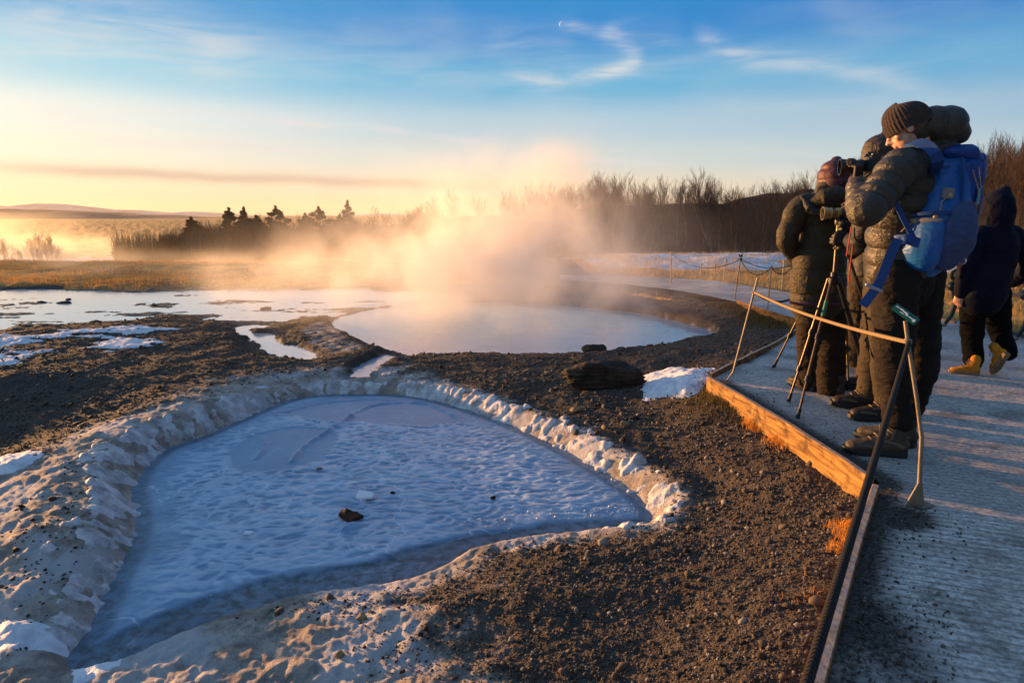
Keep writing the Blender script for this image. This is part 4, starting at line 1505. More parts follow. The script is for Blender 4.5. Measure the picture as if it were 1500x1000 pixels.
m_mtn, t = mat('snowy_mountain')
c = t.coord()
n = t.noise(t.mapping(c, scale=(.004, .004, .03)), 1, 6, .65)
geo = t.new('ShaderNodeNewGeometry')
t.put(t.b.inputs['Base Color'], t.mix(t.ramp(n, .42, .58), (0.36, 0.25, 0.24), (0.62, 0.50, 0.48)))
t.b.inputs['Roughness'].default_value = .95
m_moor, t = mat('moor')
c = t.coord()
n = t.noise(t.mapping(c, scale=(.012, .012, .05)), 1, 6, .65)
t.put(t.b.inputs['Base Color'], t.mix(t.ramp(n, .35, .65), (0.07, 0.04, 0.028), (0.17, 0.10, 0.06)))
t.b.inputs['Roughness'].default_value = .95
ridge('mountains', [(-400, 306), (-100, 304), (-10, 302), (36, 303), (48, 298), (98, 299), (110, 306), (150, 308), (180, 307), (240, 313), (285, 310), (330, 316), (420, 317), (500, 316), (560, 313), (640, 317), (760, 318), (900, 318)], 3600, 500, -6, m_mtn, .25)
ridge('moor', [(-700, 306), (-300, 305), (0, 306), (60, 307), (130, 311), (200, 315), (300, 319), (420, 322)], 900, 240, -6, m_moor, .2)
# dark wooded rise behind the bare trees
m_rise, t = mat('wooded_rise')
c = t.coord()
n = t.noise(t.mapping(c, scale=(1.2, 1.2, .25)), 1, 6, .7)
t.put(t.b.inputs['Base Color'], t.mix(t.ramp(n, .35, .65), (0.022, 0.015, 0.013), (0.07, 0.045, 0.032)))
t.b.inputs['Roughness'].default_value = .95
t.put(t.b.inputs['Normal'], t.bump(n, 1, .3))
ridge('hill', [(560, 330), (700, 318), (850, 306), (1000, 298), (1060, 299), (1090, 290), (1120, 284), (1200, 280), (1300, 268), (1400, 256), (1500, 246), (1700, 240), (2000, 250)], 74, 10, -3, m_rise, .22)


# ------------------------------------------------------------------ bare trees
def bare_tree_mesh(seed, h, kind='birch'):
    r_ = random.Random(seed)
    trunk, crown = MB(), MB()

    def branch(p, d, L, rad, level, mb_):
        n_ = 4 if level == 0 else (3 if level < 3 else 2)
        pts = [p.copy()]
        q, dd = p.copy(), d.copy()
        for i in range(n_):
            dd = (dd + Vector((r_.gauss(0, .10), r_.gauss(0, .10), r_.gauss(.05, .05) + (.06 if level else 0)))).normalized()
            q = q + dd * (L / n_)
            pts.append(q.copy())
        rads = [rad * (1 - .75 * i / n_) for i in range(n_ + 1)]
        mb_.tube(pts, rads, 5 if level == 0 else 3, caps=False)
        if level >= 4 or L < .10: return
        nb = {0: r_.randint(9, 13), 1: r_.randint(5, 7), 2: r_.randint(4, 5), 3: 3}[level]
        for i in range(nb):
            f_ = (.22 + .78 * (i + r_.random()) / nb) if level == 0 else (.15 + .85 * (i + r_.random()) / nb)
            k_ = min(int(f_ * n_), n_ - 1)
            bp = pts[k_].lerp(pts[k_ + 1], f_ * n_ - k_)
            a_ = r_.random() * 6.28
            base = (pts[k_ + 1] - pts[k_]).normalized()
            side = base.orthogonal().normalized()
            side = Matrix.Rotation(a_, 3, base) @ side
            sp_ = r_.uniform(.45, .85) if kind == 'birch' else r_.uniform(.5, 1.1)
            nd = (base * 1.0 + side * sp_ + Vector((0, 0, .28))).normalized()
            branch(bp, nd, L * (r_.uniform(.30, .46) * (1.25 - .6 * f_) if level == 0 else r_.uniform(.42, .62)), max(rad * (.42 if level == 0 else .5), .0045), level + 1, crown)
    nst = 1 if kind == 'birch' else 5
    if kind == 'birch' and r_.random() < .5: nst = 2
    for s_ in range(nst):
        lean_ = .05 if nst == 1 else (.22 if kind == 'birch' else .45)
        d = Vector((r_.gauss(0, lean_), r_.gauss(0, lean_), 1)).normalized()
        branch(Vector((r_.gauss(0, .02 * nst), r_.gauss(0, .02 * nst), 0)), d, h * r_.uniform(.82, 1.0), h * (.011 if kind == 'birch' else .009), 0, trunk)
    return trunk, crown


def to_mesh(mb_, name, material):
    me = bpy.data.meshes.new(name)
    me.from_pydata(mb_.v, [], mb_.f)
    me.materials.append(material)
    me.update()
    return me


def proto_tree(seed, h, kind, mt, mc):
    a_, b_ = bare_tree_mesh(seed, h, kind)
    return to_mesh(a_, 'trunk', mt), to_mesh(b_, 'crown', mc)


def place_tree(proto, name, x, y, z, s, label, cat, group, rz=None):
    e_ = empty(name, (x, y, z), random.random() * 6.28 if rz is None else rz, label=label, cat=cat, group=group)
    e_.scale = (s, s, s * random.uniform(.92, 1.1))
    for nm, me in zip(('trunk', 'crown'), proto):
        o = bpy.data.objects.new(nm, me)
        COL.objects.link(o)
        o.parent = e_
    return e_


birch = [proto_tree(100 + i, 5.0, 'birch', m_bark, m_twig) for i in range(6)]
bush = [proto_tree(200 + i, 2.2, 'shrub', m_twig, m_twig) for i in range(3)]
sapl = [proto_tree(300 + i, 2.0, 'birch', m_paletwig, m_paletwig) for i in range(3)]
tops = [(790, 290), (850, 268), (905, 276), (950, 280), (1000, 272), (1040, 264), (1090, 284), (1150, 278), (1200, 262), (1250, 258), (1330, 240), (1430, 236), (1470, 224), (1520, 215), (1650, 210)]
spots = []
for i in range(150):
    y_ = random.choice((30, 36, 42, 48, 55)) + random.uniform(-3, 3)
    u_ = random.uniform(770, 1640)
    spots.append((y_, u_))
spots.sort()
for i, (y_, u_) in enumerate(spots):
    vt = np.interp(u_, [q[0] for q in tops], [q[1] for q in tops]) + abs(random.gauss(0, 9)) + random.choice((0, 0, 0, 14))
    g_ = at(u_, 372, y_)
    x_ = g_.x
    z_ = float(ground_z(x_, y_)[0])
    ht = at(u_, vt, y_).z - z_
    if i < 6:
        lab = 'slender bare tree at the front edge of the wood behind the path'
    lab = 'leafless birch in the dense wood behind the snow and the path' if u_ < 1330 else 'leafless tree in the wood to the right of the blue backpack'
    place_tree(birch[i % 6], 'bare_tree', x_, y_, z_, max(ht, 1.5) / 5.0, lab, 'bare tree', 'bare trees of the wood on the right' if u_ < 1330 else 'bare trees beyond the blue backpack')
# nearer tangle of taller shrubs at the far right
for i in range(16):
    u_ = random.uniform(1395, 1620); y_ = random.uniform(17, 26)
    x_ = at(u_, 372, y_).x
    z_ = float(ground_z(x_, y_)[0])
    ht = at(u_, np.interp(u_, [1395, 1430, 1500, 1620], [275, 250, 228, 215]) + abs(random.gauss(0, 6)), y_).z - z_
    place_tree(birch[i % 6], 'bare_tree', x_, y_, z_, ht / 5.0, 'brown leafless tree close behind the bench and the navy coat', 'bare tree', 'bare trees behind the bench')
# thicket of stems that fills the wood
def thicket(name, n, u0, u1, y0, y1, h0, h1, rad, material, label):
    u_ = rng.uniform(u0, u1, n); y_ = rng.uniform(y0, y1, n)
    x_ = (u_ - 750) / FPX * y_ * 1.03
    z_ = ground_z(x_, y_)
    h_ = rng.uniform(h0, h1, n) * (.75 + .5 * vnoise(x_ / 2.5, y_ / 2.5, 7))
    k = 4
    P = np.zeros((n, k, 3, 3))
    lx, ly = rng.normal(0, .10, n), rng.normal(0, .10, n)
    for i in range(k):
        f_ = i / (k - 1)
        cx_ = x_ + lx * h_ * f_ + rng.normal(0, .03, n) * f_
        cy_ = y_ + ly * h_ * f_
        rr_ = rad * (1 - .8 * f_) * (y_ / 30)
        for j in range(3):
            a_ = j * 2.094
            P[:, i, j] = np.stack([cx_ + rr_ * math.cos(a_), cy_ + rr_ * math.sin(a_), z_ - .05 + h_ * f_], -1)
    base = np.array([[i * 3 + j, i * 3 + (j + 1) % 3, (i + 1) * 3 + (j + 1) % 3, (i + 1) * 3 + j] for i in range(k - 1) for j in range(3)])
    Fs = (base[None] + (np.arange(n) * k * 3)[:, None, None]).reshape(-1, 4)
    o = mesh_np(name, P.reshape(-1, 3), Fs, material, True)
    tag(o, label, 'thicket', kind='stuff')


thicket('undergrowth', 9000, 760, 1660, 30, 60, 1.2, 3.3, .016, m_twig, 'dense dark stems filling the wood on the right')
thicket('undergrowth', 2600, 1380, 1640, 17, 26, .6, 1.9, .012, m_paletwig, 'tangled brown stems behind the bench')
# band of shrubs in the mist, left
for i in range(64):
    u_ = random.uniform(170, 640)
    y_ = random.uniform(31, 41)
    x_ = at(u_, 372, y_).x
    z_ = float(ground_z(x_, y_)[0])
    vt = np.interp(u_, [165, 215, 280, 340, 420, 520, 640], [370, 354, 338, 331, 329, 328, 316]) + abs(random.gauss(0, 5))
    ht = max(at(u_, vt, y_).z - z_, .6)
    place_tree(bush[i % 3], 'bare_shrub', x_, y_, z_, ht / 2.2 * .95, 'leafless shrub in the long dark thicket behind the ochre meadow', 'shrub', 'shrubs of the dark thicket in the mist')
thicket('undergrowth', 8200, 190, 700, 31, 42, .6, 1.75, .018, m_twig, 'dark low stems of the thicket in the mist')
for i in range(11):
    u_ = random.uniform(590, 830); y_ = random.uniform(44, 52)
    x_ = at(u_, 372, y_).x
    z_ = float(ground_z(x_, y_)[0])
    ht = at(u_, random.uniform(292, 305), y_).z - z_
    place_tree(sapl[i % 3], 'bare_tree', x_, y_, z_, ht / 2.0, 'pale leafless tree half dissolved in the steam', 'bare tree', 'pale bare trees behind the steam')
for i in range(38):
    u_ = random.choice((random.uniform(-40, 100), random.uniform(0, 88))); y_ = random.uniform(27, 32)
    x_ = at(u_, 372, y_).x
    z_ = float(ground_z(x_, y_)[0])
    ht = at(u_, random.uniform(348, 376), y_).z - z_
    place_tree(sapl[i % 3], 'sapling', x_, y_, z_, max(ht, .3) / 2.0 * .95, 'thin golden sapling in the glowing mist at the left edge', 'sapling', 'thin saplings at the left edge')


# ------------------------------------------------------------------ conifers
m_needle, t = mat('needles')
c = t.coord()
t.put(t.b.inputs['Base Color'], t.mix(t.ramp(t.noise(c, 2.0, 4, .6), .35, .65), (0.008, 0.013, 0.006), (0.030, 0.038, 0.014)))
t.b.inputs['Roughness'].default_value = .85


def conifer(u, vtop, y, width, label, seed, round_=.5):
    r_ = np.random.default_rng(seed)
    g_ = at(u, 372, y)
    z_ = float(ground_z(g_.x, y)[0])
    h_ = at(u, vtop, y).z - z_
    e_ = empty('conifer', (g_.x, y, z_), label=label, cat='conifer', group='dark conifers rising from the thicket')
    MB().tube([(0, 0, 0), (.02, 0, h_ * .5), (0, 0, h_ * .97)], [.07, .045, .01], 7).build('trunk', m_bark, e_)
    # boughs carry clumps of needles; the crown is made of uneven lobes with gaps between
    ch = min(1.55, h_ * .55)
    C, S = [], []
    n_l = 15 if round_ > .4 else 13
    for i in range(n_l):
        g_2 = (i + .3) / n_l
        rr2 = width * .85 * ((1 - g_2 ** 2.0) ** .6 if round_ > .4 else (1 - g_2) ** .75) + .04
        a_ = i * 2.4 + r_.uniform(-.4, .4)
        off = rr2 * r_.uniform(.35, .95)
        lc = np.array([math.cos(a_) * off, math.sin(a_) * off * .8, h_ - ch + ch * g_2 * .97])
        ls = (.27 if round_ > .4 else .19) * (1.15 - .65 * g_2) * r_.uniform(.7, 1.25)
        for q in range(26):
            d_ = r_.normal(0, 1, 3)
            d_ /= np.linalg.norm(d_)
            C.append(lc + d_ * ls * np.array([1.15, 1.15, .62]) * r_.uniform(.5, 1.05))
            S.append(.035)
    for q in range(14):
        C.append((r_.normal(0, .02), r_.normal(0, .02), h_ * (1 + .012 * q - .10) - .02))
        S.append(.03)
    C, S = np.array(C), np.array(S)
    m_ = 22
    n = len(C) * m_
    off = r_.normal(0, 1, (n, 3)) * np.repeat(S, m_)[:, None] * np.array([1, 1, .6])
    P0 = np.repeat(C, m_, 0) + off
    d1v = r_.normal(0, 1, (n, 3)); d1v[:, 2] += .5
    d1v /= np.linalg.norm(d1v, axis=1)[:, None]
    d2v = np.cross(d1v, r_.normal(0, 1, (n, 3)))
    d2v /= np.linalg.norm(d2v, axis=1)[:, None]
    L = r_.uniform(.05, .12, n)[:, None]
    P = np.stack([P0 - d2v * .028, P0 + d2v * .028, P0 + d1v * L], 1).reshape(-1, 3)
    mesh_np('crown', P, np.arange(n * 3).reshape(-1, 3), m_needle, False, e_)


for u_, vt, y_, w_, lab, rd in ((284, 322, 37, .55, 'small lone dark conifer at the left of the row', .5), (340, 309, 40, .85, 'rounded dark conifer, tallest of the left clump', .6),
                               (361, 308, 41, .60, 'pointed conifer just right of the rounded one', .3), (379, 319, 40, .65, 'short bushy conifer at the right of the left clump', .6),
                               (408, 306, 42, 1.0, 'broad dark conifer in the middle of the row', .7), (470, 307, 43, 1.15, 'wide flat-topped conifer right of the middle', .9),
                               (450, 316, 43, .7, 'low conifer leaning on the wide flat-topped one', .6), (512, 299, 43, .75, 'tallest conifer with a pointed top, at the right end', .35),
                               (500, 318, 43, .7, 'low dark conifer at the foot of the tallest one', .7)):
    conifer(u_, vt, y_, w_, lab, int(u_), rd)

# ------------------------------------------------------------------ moon
m_moon = bpy.data.materials.new('moonlight')
m_moon.use_nodes = True
t = NT(m_moon.node_tree)
em = t.new('ShaderNodeEmission')
em.inputs[0].default_value = (1, .97, .9, 1)
em.inputs[1].default_value = .30
ou = t.new('ShaderNodeOutputMaterial')
t.l.new(em.outputs[0], ou.inputs[0])
mc = at(823, 36, 12000)
vs_ = []
Rm = 44.0
N_ = 24
for i in range(N_ + 1):
    a_ = math.pi / 2 + math.pi * i / N_
    vs_.append((Rm * math.cos(a_), Rm * math.sin(a_)))
for i in range(N_, -1, -1):
    a_ = math.pi / 2 + math.pi * i / N_
    vs_.append((Rm * .72 * math.cos(a_), Rm * math.sin(a_)))
mb_ = MB()
q = len(vs_)
rm = Matrix.Rotation(R(18), 3, 'Y')
V3 = [mc + rm @ Vector((x_, 0, z_)) for x_, z_ in vs_] + [mc + rm @ Vector((x_, 8, z_)) for x_, z_ in vs_]
fs_ = []
for i in range(N_):
    fs_.append((i, i + 1, q - 2 - i, q - 1 - i))
    fs_.append((q + i, q + i + 1, 2 * q - 2 - i, 2 * q - 1 - i))
for i in range(q - 1):
    fs_.append((i, i + 1, q + i + 1, q + i))
mb_.add(V3, fs_)
o = mb_.build('moon', m_moon, None, mc, smooth=False, label='thin crescent moon in the blue sky above the curled cloud', cat='moon')
o.location = mc

# ------------------------------------------------------------------ people
m_skin, t = mat('skin')
c = t.coord()
t.put(t.b.inputs['Base Color'], t.mix(t.ramp(t.noise(c, 22, 5, .6), .3, .7), (0.50, 0.25, 0.17), (0.66, 0.38, 0.28)))
t.b.inputs['Roughness'].default_value = .5
t.b.inputs['Subsurface Weight'].default_value = .12
t.b.inputs['Subsurface Radius'].default_value = (.012, .005, .003)
t.put(t.b.inputs['Normal'], t.bump(t.noise(c, 300, 3, .6), .5, .0008))


def cloth(name, c0, rough=.6, sheen_=.0, wr=.012, ws=14, weave=1.0, spec=.35):
    """woven or nylon cloth with soft creases"""
    m, t = mat(name)
    c = t.coord()
    n = t.noise(c, 5, 5, .6)
    t.put(t.b.inputs['Base Color'], t.mix(t.ramp(n, .3, .7), tuple(x * .90 for x in c0), tuple(min(1, x * 1.12) for x in c0)))
    t.put(t.b.inputs['Roughness'], t.ramp(t.noise(c, 16, 3), .3, .7, rough - .06, rough + .08))
    t.b.inputs['Specular IOR Level'].default_value = spec
    t.b.inputs['Sheen Weight'].default_value = 0.0
    w1 = t.noise(t.mapping(c, scale=(1, 1, 1.7)), ws, 4, .55, 1.2)
    w1 = t.m('ABSOLUTE', t.m('SUBTRACT', w1, .5))
    b1 = t.bump(w1, 1, wr)
    b2 = t.bump(t.noise(c, 700, 2, .5), .35 * weave, .0012, b1)
    t.put(t.b.inputs['Normal'], b2)
    return m


m_down = cloth('olive_black_down_jacket', (0.034, 0.026, 0.014), .46, .05, .010, 34, .4, .55)
m_coat = cloth('olive_coat', (0.044, 0.033, 0.016), .60, .1, .018, 16, .8, .25)
m_navy = cloth('navy_coat', (0.0035, 0.0045, 0.015), .75, .05, .010, 12, .6, .12)
m_blackj = cloth('black_jacket', (0.014, 0.013, 0.014), .6, .05, .012, 14, .7)
m_purple = cloth('purple_hood', (0.075, 0.020, 0.028), .5, .1, .008, 20, .4)
m_tro1 = cloth('grey_brown_trousers', (0.018, 0.014, 0.012), .8, .1, .024, 9, 1.0, .12)
m_tro2 = cloth('brown_trousers', (0.025, 0.016, 0.011), .8, .1, .024, 9, 1.0, .12)
m_tro3 = cloth('khaki_trousers', (0.055, 0.042, 0.028), .85, .1, .024, 9, 1.0, .12)
m_tro4 = cloth('black_trousers', (0.004, 0.004, 0.005), .85, .1, .018, 9, 1.0, .08)
m_glove = cloth('black_glove', (0.016, 0.014, 0.013), .55, .1, .006, 30)
m_hidebrown = cloth('dark_brown_hood', (0.045, 0.032, 0.025), .55, .1, .010, 18)
m_boot = cloth('brown_hiking_leather', (0.060, 0.045, 0.032), .65, .0, .006, 22)
m_boot2 = cloth('dark_boot_leather', (0.028, 0.020, 0.016), .6, .0, .006, 22)
m_yboot = cloth('yellow_nubuck', (0.62, 0.235, 0.018), .75, .1, .005, 22)
m_sole = basic('rubber_sole', (0.018, 0.016, 0.015), .7, bump=.001, bscale=300)
m_tansole = basic('tan_sole', (0.25, 0.17, 0.09), .75, bump=.001, bscale=300)
m_lace = basic('laces', (0.22, 0.15, 0.09), .8)
m_sock = basic('pale_sock', (0.7, 0.7, 0.72), .9)
m_hat, t = mat('ribbed_wool')
c = t.coord()
t.put(t.b.inputs['Base Color'], t.mix(t.noise(c, 320, 2, .6), (0.010, 0.007, 0.008), (0.070, 0.042, 0.036)))
t.b.inputs['Roughness'].default_value = .95
t.b.inputs['Sheen Weight'].default_value = .05
t.put(t.b.inputs['Normal'], t.bump(t.noise(c, 260, 4, .7), 1, .004))


def resample(pts, rads, step):
    P = [np.array(Vector(p)) for p in pts]
    Rr = [np.array(r if hasattr(r, '__len__') else (r, r), float) for r in rads]
    out, ro, S = [], [], [0.0]
    N = len(P)
    for i in range(N - 1):
        p0, p1, p2, p3 = P[max(i - 1, 0)], P[i], P[i + 1], P[min(i + 2, N - 1)]
        r0, r1, r2, r3 = Rr[max(i - 1, 0)], Rr[i], Rr[i + 1], Rr[min(i + 2, N - 1)]
        k_ = max(2, int(np.linalg.norm(p2 - p1) / step))
        for k in range(k_):
            t = k / k_
            cm_ = lambda a, b, c_, d: 0.5 * ((2 * b) + (-a + c_) * t + (2 * a - 5 * b + 4 * c_ - d) * t * t + (-a + 3 * b - 3 * c_ + d) * t ** 3)
            out.append(cm_(p0, p1, p2, p3)); ro.append(np.maximum(cm_(r0, r1, r2, r3), .004))
    out.append(P[-1]); ro.append(Rr[-1])
    out = np.array(out)
    S = np.concatenate([[0], np.cumsum(np.linalg.norm(np.diff(out, axis=0), axis=1))])
    return out, np.array(ro), S


def qtube(mb_, pts, rads, per=0, dep=.012, side=None, n=30, off=0.0, round_caps=True, wob=0):
    """limb or trunk; per > 0 gives quilted rings (puffer)"""
    P, Rr, S = resample(pts, rads, .007 if per else .02)
    if per:
        a_ = np.abs(np.sin(np.pi * (S + off) / per))
        Rr = Rr + (dep * (a_ ** .42 - 1))[:, None]
    if wob:
        Rr = Rr * (1 + wob * (vnoise(S / .07, S * 0, int(off * 100) + 3) - .5))[:, None]
    mb_.tube([Vector(p) for p in P], [tuple(r) for r in Rr], n, True, side=side, round_caps=round_caps)
    return mb_


def crumple(amp, wl, seed=0, amp2=0.0, wl2=.02, st=(1, 1, 1)):
    def fn(co):
        q = co * np.array(st)
        a_ = noise3(q, wl, seed, 3)
        d_ = -np.abs(a_) * 2 * amp + amp * .4
        if amp2:
            d_ = d_ + noise3(co, wl2, seed + 3, 2) * amp2
        return d_
    return fn


def frame(f):
    f = Vector(f).normalized()
    l_ = Vector((0, 0, 1)).cross(f).normalized()
    u_ = f.cross(l_).normalized()
    return f, l_, u_


def basis(f, up=(0, 0, 1)):
    """matrix whose Y is f and Z close to up (X = right hand side)"""
    f = Vector(f).normalized()
    x_ = f.cross(Vector(up)).normalized()
    z_ = x_.cross(f)
    return Matrix((x_, f, z_)).transposed()


def head_shapes(mb_, c0, M):
    A = lambda x_, y_, z_: Vector(c0) + M @ Vector((x_, y_, z_))
    mb_.ball(A(0, -.012, .030), .074, .093, .082, M)
    mb_.ball(A(0, .025, -.040), .054, .060, .062, M)
    mb_.ball(A(0, .052, -.078), .030, .026, .022, M)            # chin
    mb_.ball(A(0, .045, .020), .058, .042, .05, M)              # brow
    for s_ in (-1, 1):
        mb_.ball(A(.036 * s_, .052, -.022), .023, .020, .020, M)  # cheek
        mb_.ball(A(.030 * s_, .076, .016), .020, .010, .008, M)   # eyebrow ridge
        mb_.ball(A(.030 * s_, .066, .000), .0135, .013, .012, M)  # lids
        mb_.ball(A(.077 * s_, -.005, -.008), .008, .020, .030, M)  # ear
        mb_.ball(A(.082 * s_, -.014, .006), .006, .010, .016, M)
        mb_.ball(A(.011 * s_, .090, -.030), .008, .009, .008, M)  # nostril
    mb_.tube([A(0, .082, .012), A(0, .094, -.010), A(0, .106, -.026), A(0, .094, -.034)], [.009, .011, .014, .008], 10, round_caps=True)
    mb_.ball(A(0, .084, -.050), .024, .010, .006, M)
    mb_.ball(A(0, .082, -.060), .020, .010, .007, M)


def hand_shapes(mb_, wrist, d, pn, curl=.5, sc=1.0, thumb=1, fat=1.0):
    """palm, four unequal bent fingers and a thumb from the side of the palm"""
    d, pn = Vector(d).normalized(), Vector(pn).normalized()
    pn = (pn - d * pn.dot(d)).normalized()
    s_ = d.cross(pn) * thumb
    w_ = Vector(wrist)
    mb_.tube([w_ - d * .02 * sc, w_ + d * .02 * sc, w_ + d * .05 * sc, w_ + d * .088 * sc], [(.028 * fat * sc, .021 * fat * sc), (.036 * fat * sc, .018 * fat * sc), (.043 * fat * sc, .017 * fat * sc), (.041 * fat * sc, .014 * fat * sc)], 14, side=s_, round_caps=True)
    for i, (L, o_) in enumerate(((.074, .030), (.083, .010), (.077, -.010), (.060, -.029))):
        p = w_ + d * (.084 - .004 * abs(i - 1)) * sc + s_ * o_ * sc
        dd = (d + s_ * (.10 * (1.2 - i))).normalized()
        pts = [p - dd * .015 * sc, p]
        ax = dd.cross(pn)
        a_ = 0
        for k, fr_ in enumerate((.44, .31, .25)):
            a_ += curl * (.75 + .12 * i + .15 * k)
            v_ = Matrix.Rotation(-a_, 3, ax) @ dd
            if v_.dot(pn) < (Matrix.Rotation(a_, 3, ax) @ dd).dot(pn): v_ = Matrix.Rotation(a_, 3, ax) @ dd
            p = p + v_ * L * fr_ * sc
            pts.append(p.copy())
        mb_.tube(pts, [x_ * fat * sc for x_ in (.0098, .0102, .0092, .0086, .0074)], 9, round_caps=True)
    p = w_ + d * .025 * sc + s_ * .034 * sc
    v1 = (d * .65 + s_ * .75 + pn * .35).normalized()
    v2 = (d * .95 + s_ * .15 + pn * .75 * max(curl, .3)).normalized()
    mb_.tube([p - v1 * .02 * sc, p + v1 * .02 * sc, p + v1 * .038 * sc, p + v1 * .038 * sc + v2 * .032 * sc], [x_ * fat * sc for x_ in (.015, .0135, .0115, .009)], 10, round_caps=True)


def boot(parent, org, heel, d, L, m_up, m_so, shaft=.15, pitch=0.0, roll=0.0, lace=True, name='boot', up=None):
    """boot whose heel stands at heel, toe towards d"""
    d = Vector(d).normalized()
    M = basis(d)
    M = M @ Matrix.Rotation(pitch, 3, 'X') @ Matrix.Rotation(roll, 3, 'Y')
    s_ = L / .30
    A = lambda x_, y_, z_: Vector(heel) + M @ Vector((x_ * s_, y_, z_ * s_))
    SR = lambda l_: [tuple(q * s_ for q in r) for r in l_]
    mb_ = MB()
    mb_.tube([A(0, .02 * s_, .062), A(0, .08 * s_, .064), A(0, .15 * s_, .058), A(0, .21 * s_, .050), A(0, .262 * s_, .045)],
             SR([(.037, .040), (.040, .050), (.046, .040), (.050, .033), (.040, .027)]), 18, side=M @ Vector((1, 0, 0)), round_caps=True)
    mb_.tube([A(0, .045 * s_, .05), A(0, .050 * s_, .10), A(0, .045 * s_, .05 + shaft)], SR([(.040, .052), (.041, .050), (.048, .058)]), 18, side=M @ Vector((1, 0, 0)))
    mb_.tube([A(0, .10 * s_, .085), A(0, .07 * s_, .13)], [.034 * s_, .030 * s_], 12, round_caps=True)
    b_ = mb_.build(name, m_up, parent, org, voxel=.005, relax=2, disp=crumple(.0035, .05, 5))
    so = MB()
    out_ = [(.034, .0), (.042, .03), (.040, .10), (.044, .16), (.052, .21), (.048, .26), (.030, .295), (0, .305), (-.026, .298), (-.045, .262), (-.050, .21), (-.042, .15), (-.037, .10), (-.040, .03), (-.032, 0), (0, -.012)]
    n_ = len(out_)
    vs_, fs_ = [], []
    for z_, k_ in ((.0, .95), (.006, 1.0), (.028, 1.03), (.036, 1.0)):
        for x_, y_ in out_:
            lift = .012 * max(0, (y_ - .2) / .1) if z_ < .01 else .006 * max(0, (y_ - .2) / .1)
            vs_.append(A(x_ * k_, (y_ * s_ - .14 * s_) * (k_ if k_ < 1 else 1.0) + .14 * s_, z_ + lift))
    for i in range(3):
        for k in range(n_):
            fs_.append((i * n_ + k, i * n_ + (k + 1) % n_, (i + 1) * n_ + (k + 1) % n_, (i + 1) * n_ + k))
    fs_.append(tuple(range(n_ - 1, -1, -1)))
    fs_.append(tuple(3 * n_ + k for k in range(n_)))
    so.add(vs_, fs_)
    for i in range(9):
        y_ = .012 + i * .032
        if .085 < y_ < .115: continue
        for x_ in (-.024, .0, .024):
            so.box(A(x_, y_ * s_, .0015 + .012 * max(0, (y_ - .2) / .1)), (.018, .018 * s_, .012), M, .002)
    so.build('sole', m_so, b_, org)
    if lace:
        pn = MB()
        for sx in (-1, 1):
            pn.tube([A(.040 * sx, .020 * s_, .060), A(.046 * sx, .080 * s_, .085), A(.044 * sx, .130 * s_, .092), A(.036 * sx, .170 * s_, .080)], [(.009, .003)] * 4, 6, side=M @ Vector((0, 0, 1)))
            pn.tube([A(.047 * sx, .150 * s_, .050), A(.050 * sx, .200 * s_, .062), A(.040 * sx, .240 * s_, .058)], [(.008, .003)] * 3, 6, side=M @ Vector((0, 0, 1)))
            pn.tube([A(.042 * sx, .060 * s_, .05 + shaft * .85), A(.045 * sx, .085 * s_, .10), A(.040 * sx, .120 * s_, .085)], [(.006, .0025)] * 3, 6, side=M @ Vector((0, 1, 0)))
        pn.build('panel', basic('boot_panel', (0.11, 0.085, 0.06), .8) if m_up is not m_yboot else m_yboot, b_, org)
        MB().tube([A(0, .045 * s_, .048 + shaft), A(0, .045 * s_, .064 + shaft)], SR([(.046, .056), (.043, .053)]), 18, side=M @ Vector((1, 0, 0)), round_caps=True).build('padded_collar', m_sole if m_up is not m_yboot else m_yboot, b_, org)
        la = MB()
        for i in range(5):
            y_, z_ = .175 - i * .026, .090 + i * .020
            if i > 2: y_, z_ = .125 - (i - 2) * .008, .125 + (i - 2) * .024
            la.tube([A(-.030, (y_ - .012) * s_, z_ - .012), A(-.012, y_ * s_, z_ + .004), A(.012, (y_ + .004) * s_, z_ + .004), A(.030, (y_ - .012) * s_, z_ - .012)], .0030, 6)
        la.tube([A(-.01, .12 * s_, .165), A(-.03, .14 * s_, .150), A(-.028, .13 * s_, .13)], .0028, 6)
        la.build('laces', m_lace, b_, org)
    return b_


def legs_mb(legs, hipc, lax, per=0):
    mb_ = MB()
    for pts, rads in legs:
        qtube(mb_, pts, rads, 0, 0, side=lax, wob=.10, off=rads[0][0] if hasattr(rads[0], '__len__') else rads[0])
    if hipc is not None:
        qtube(mb_, hipc[0], hipc[1], 0, 0, side=lax)
    return mb_


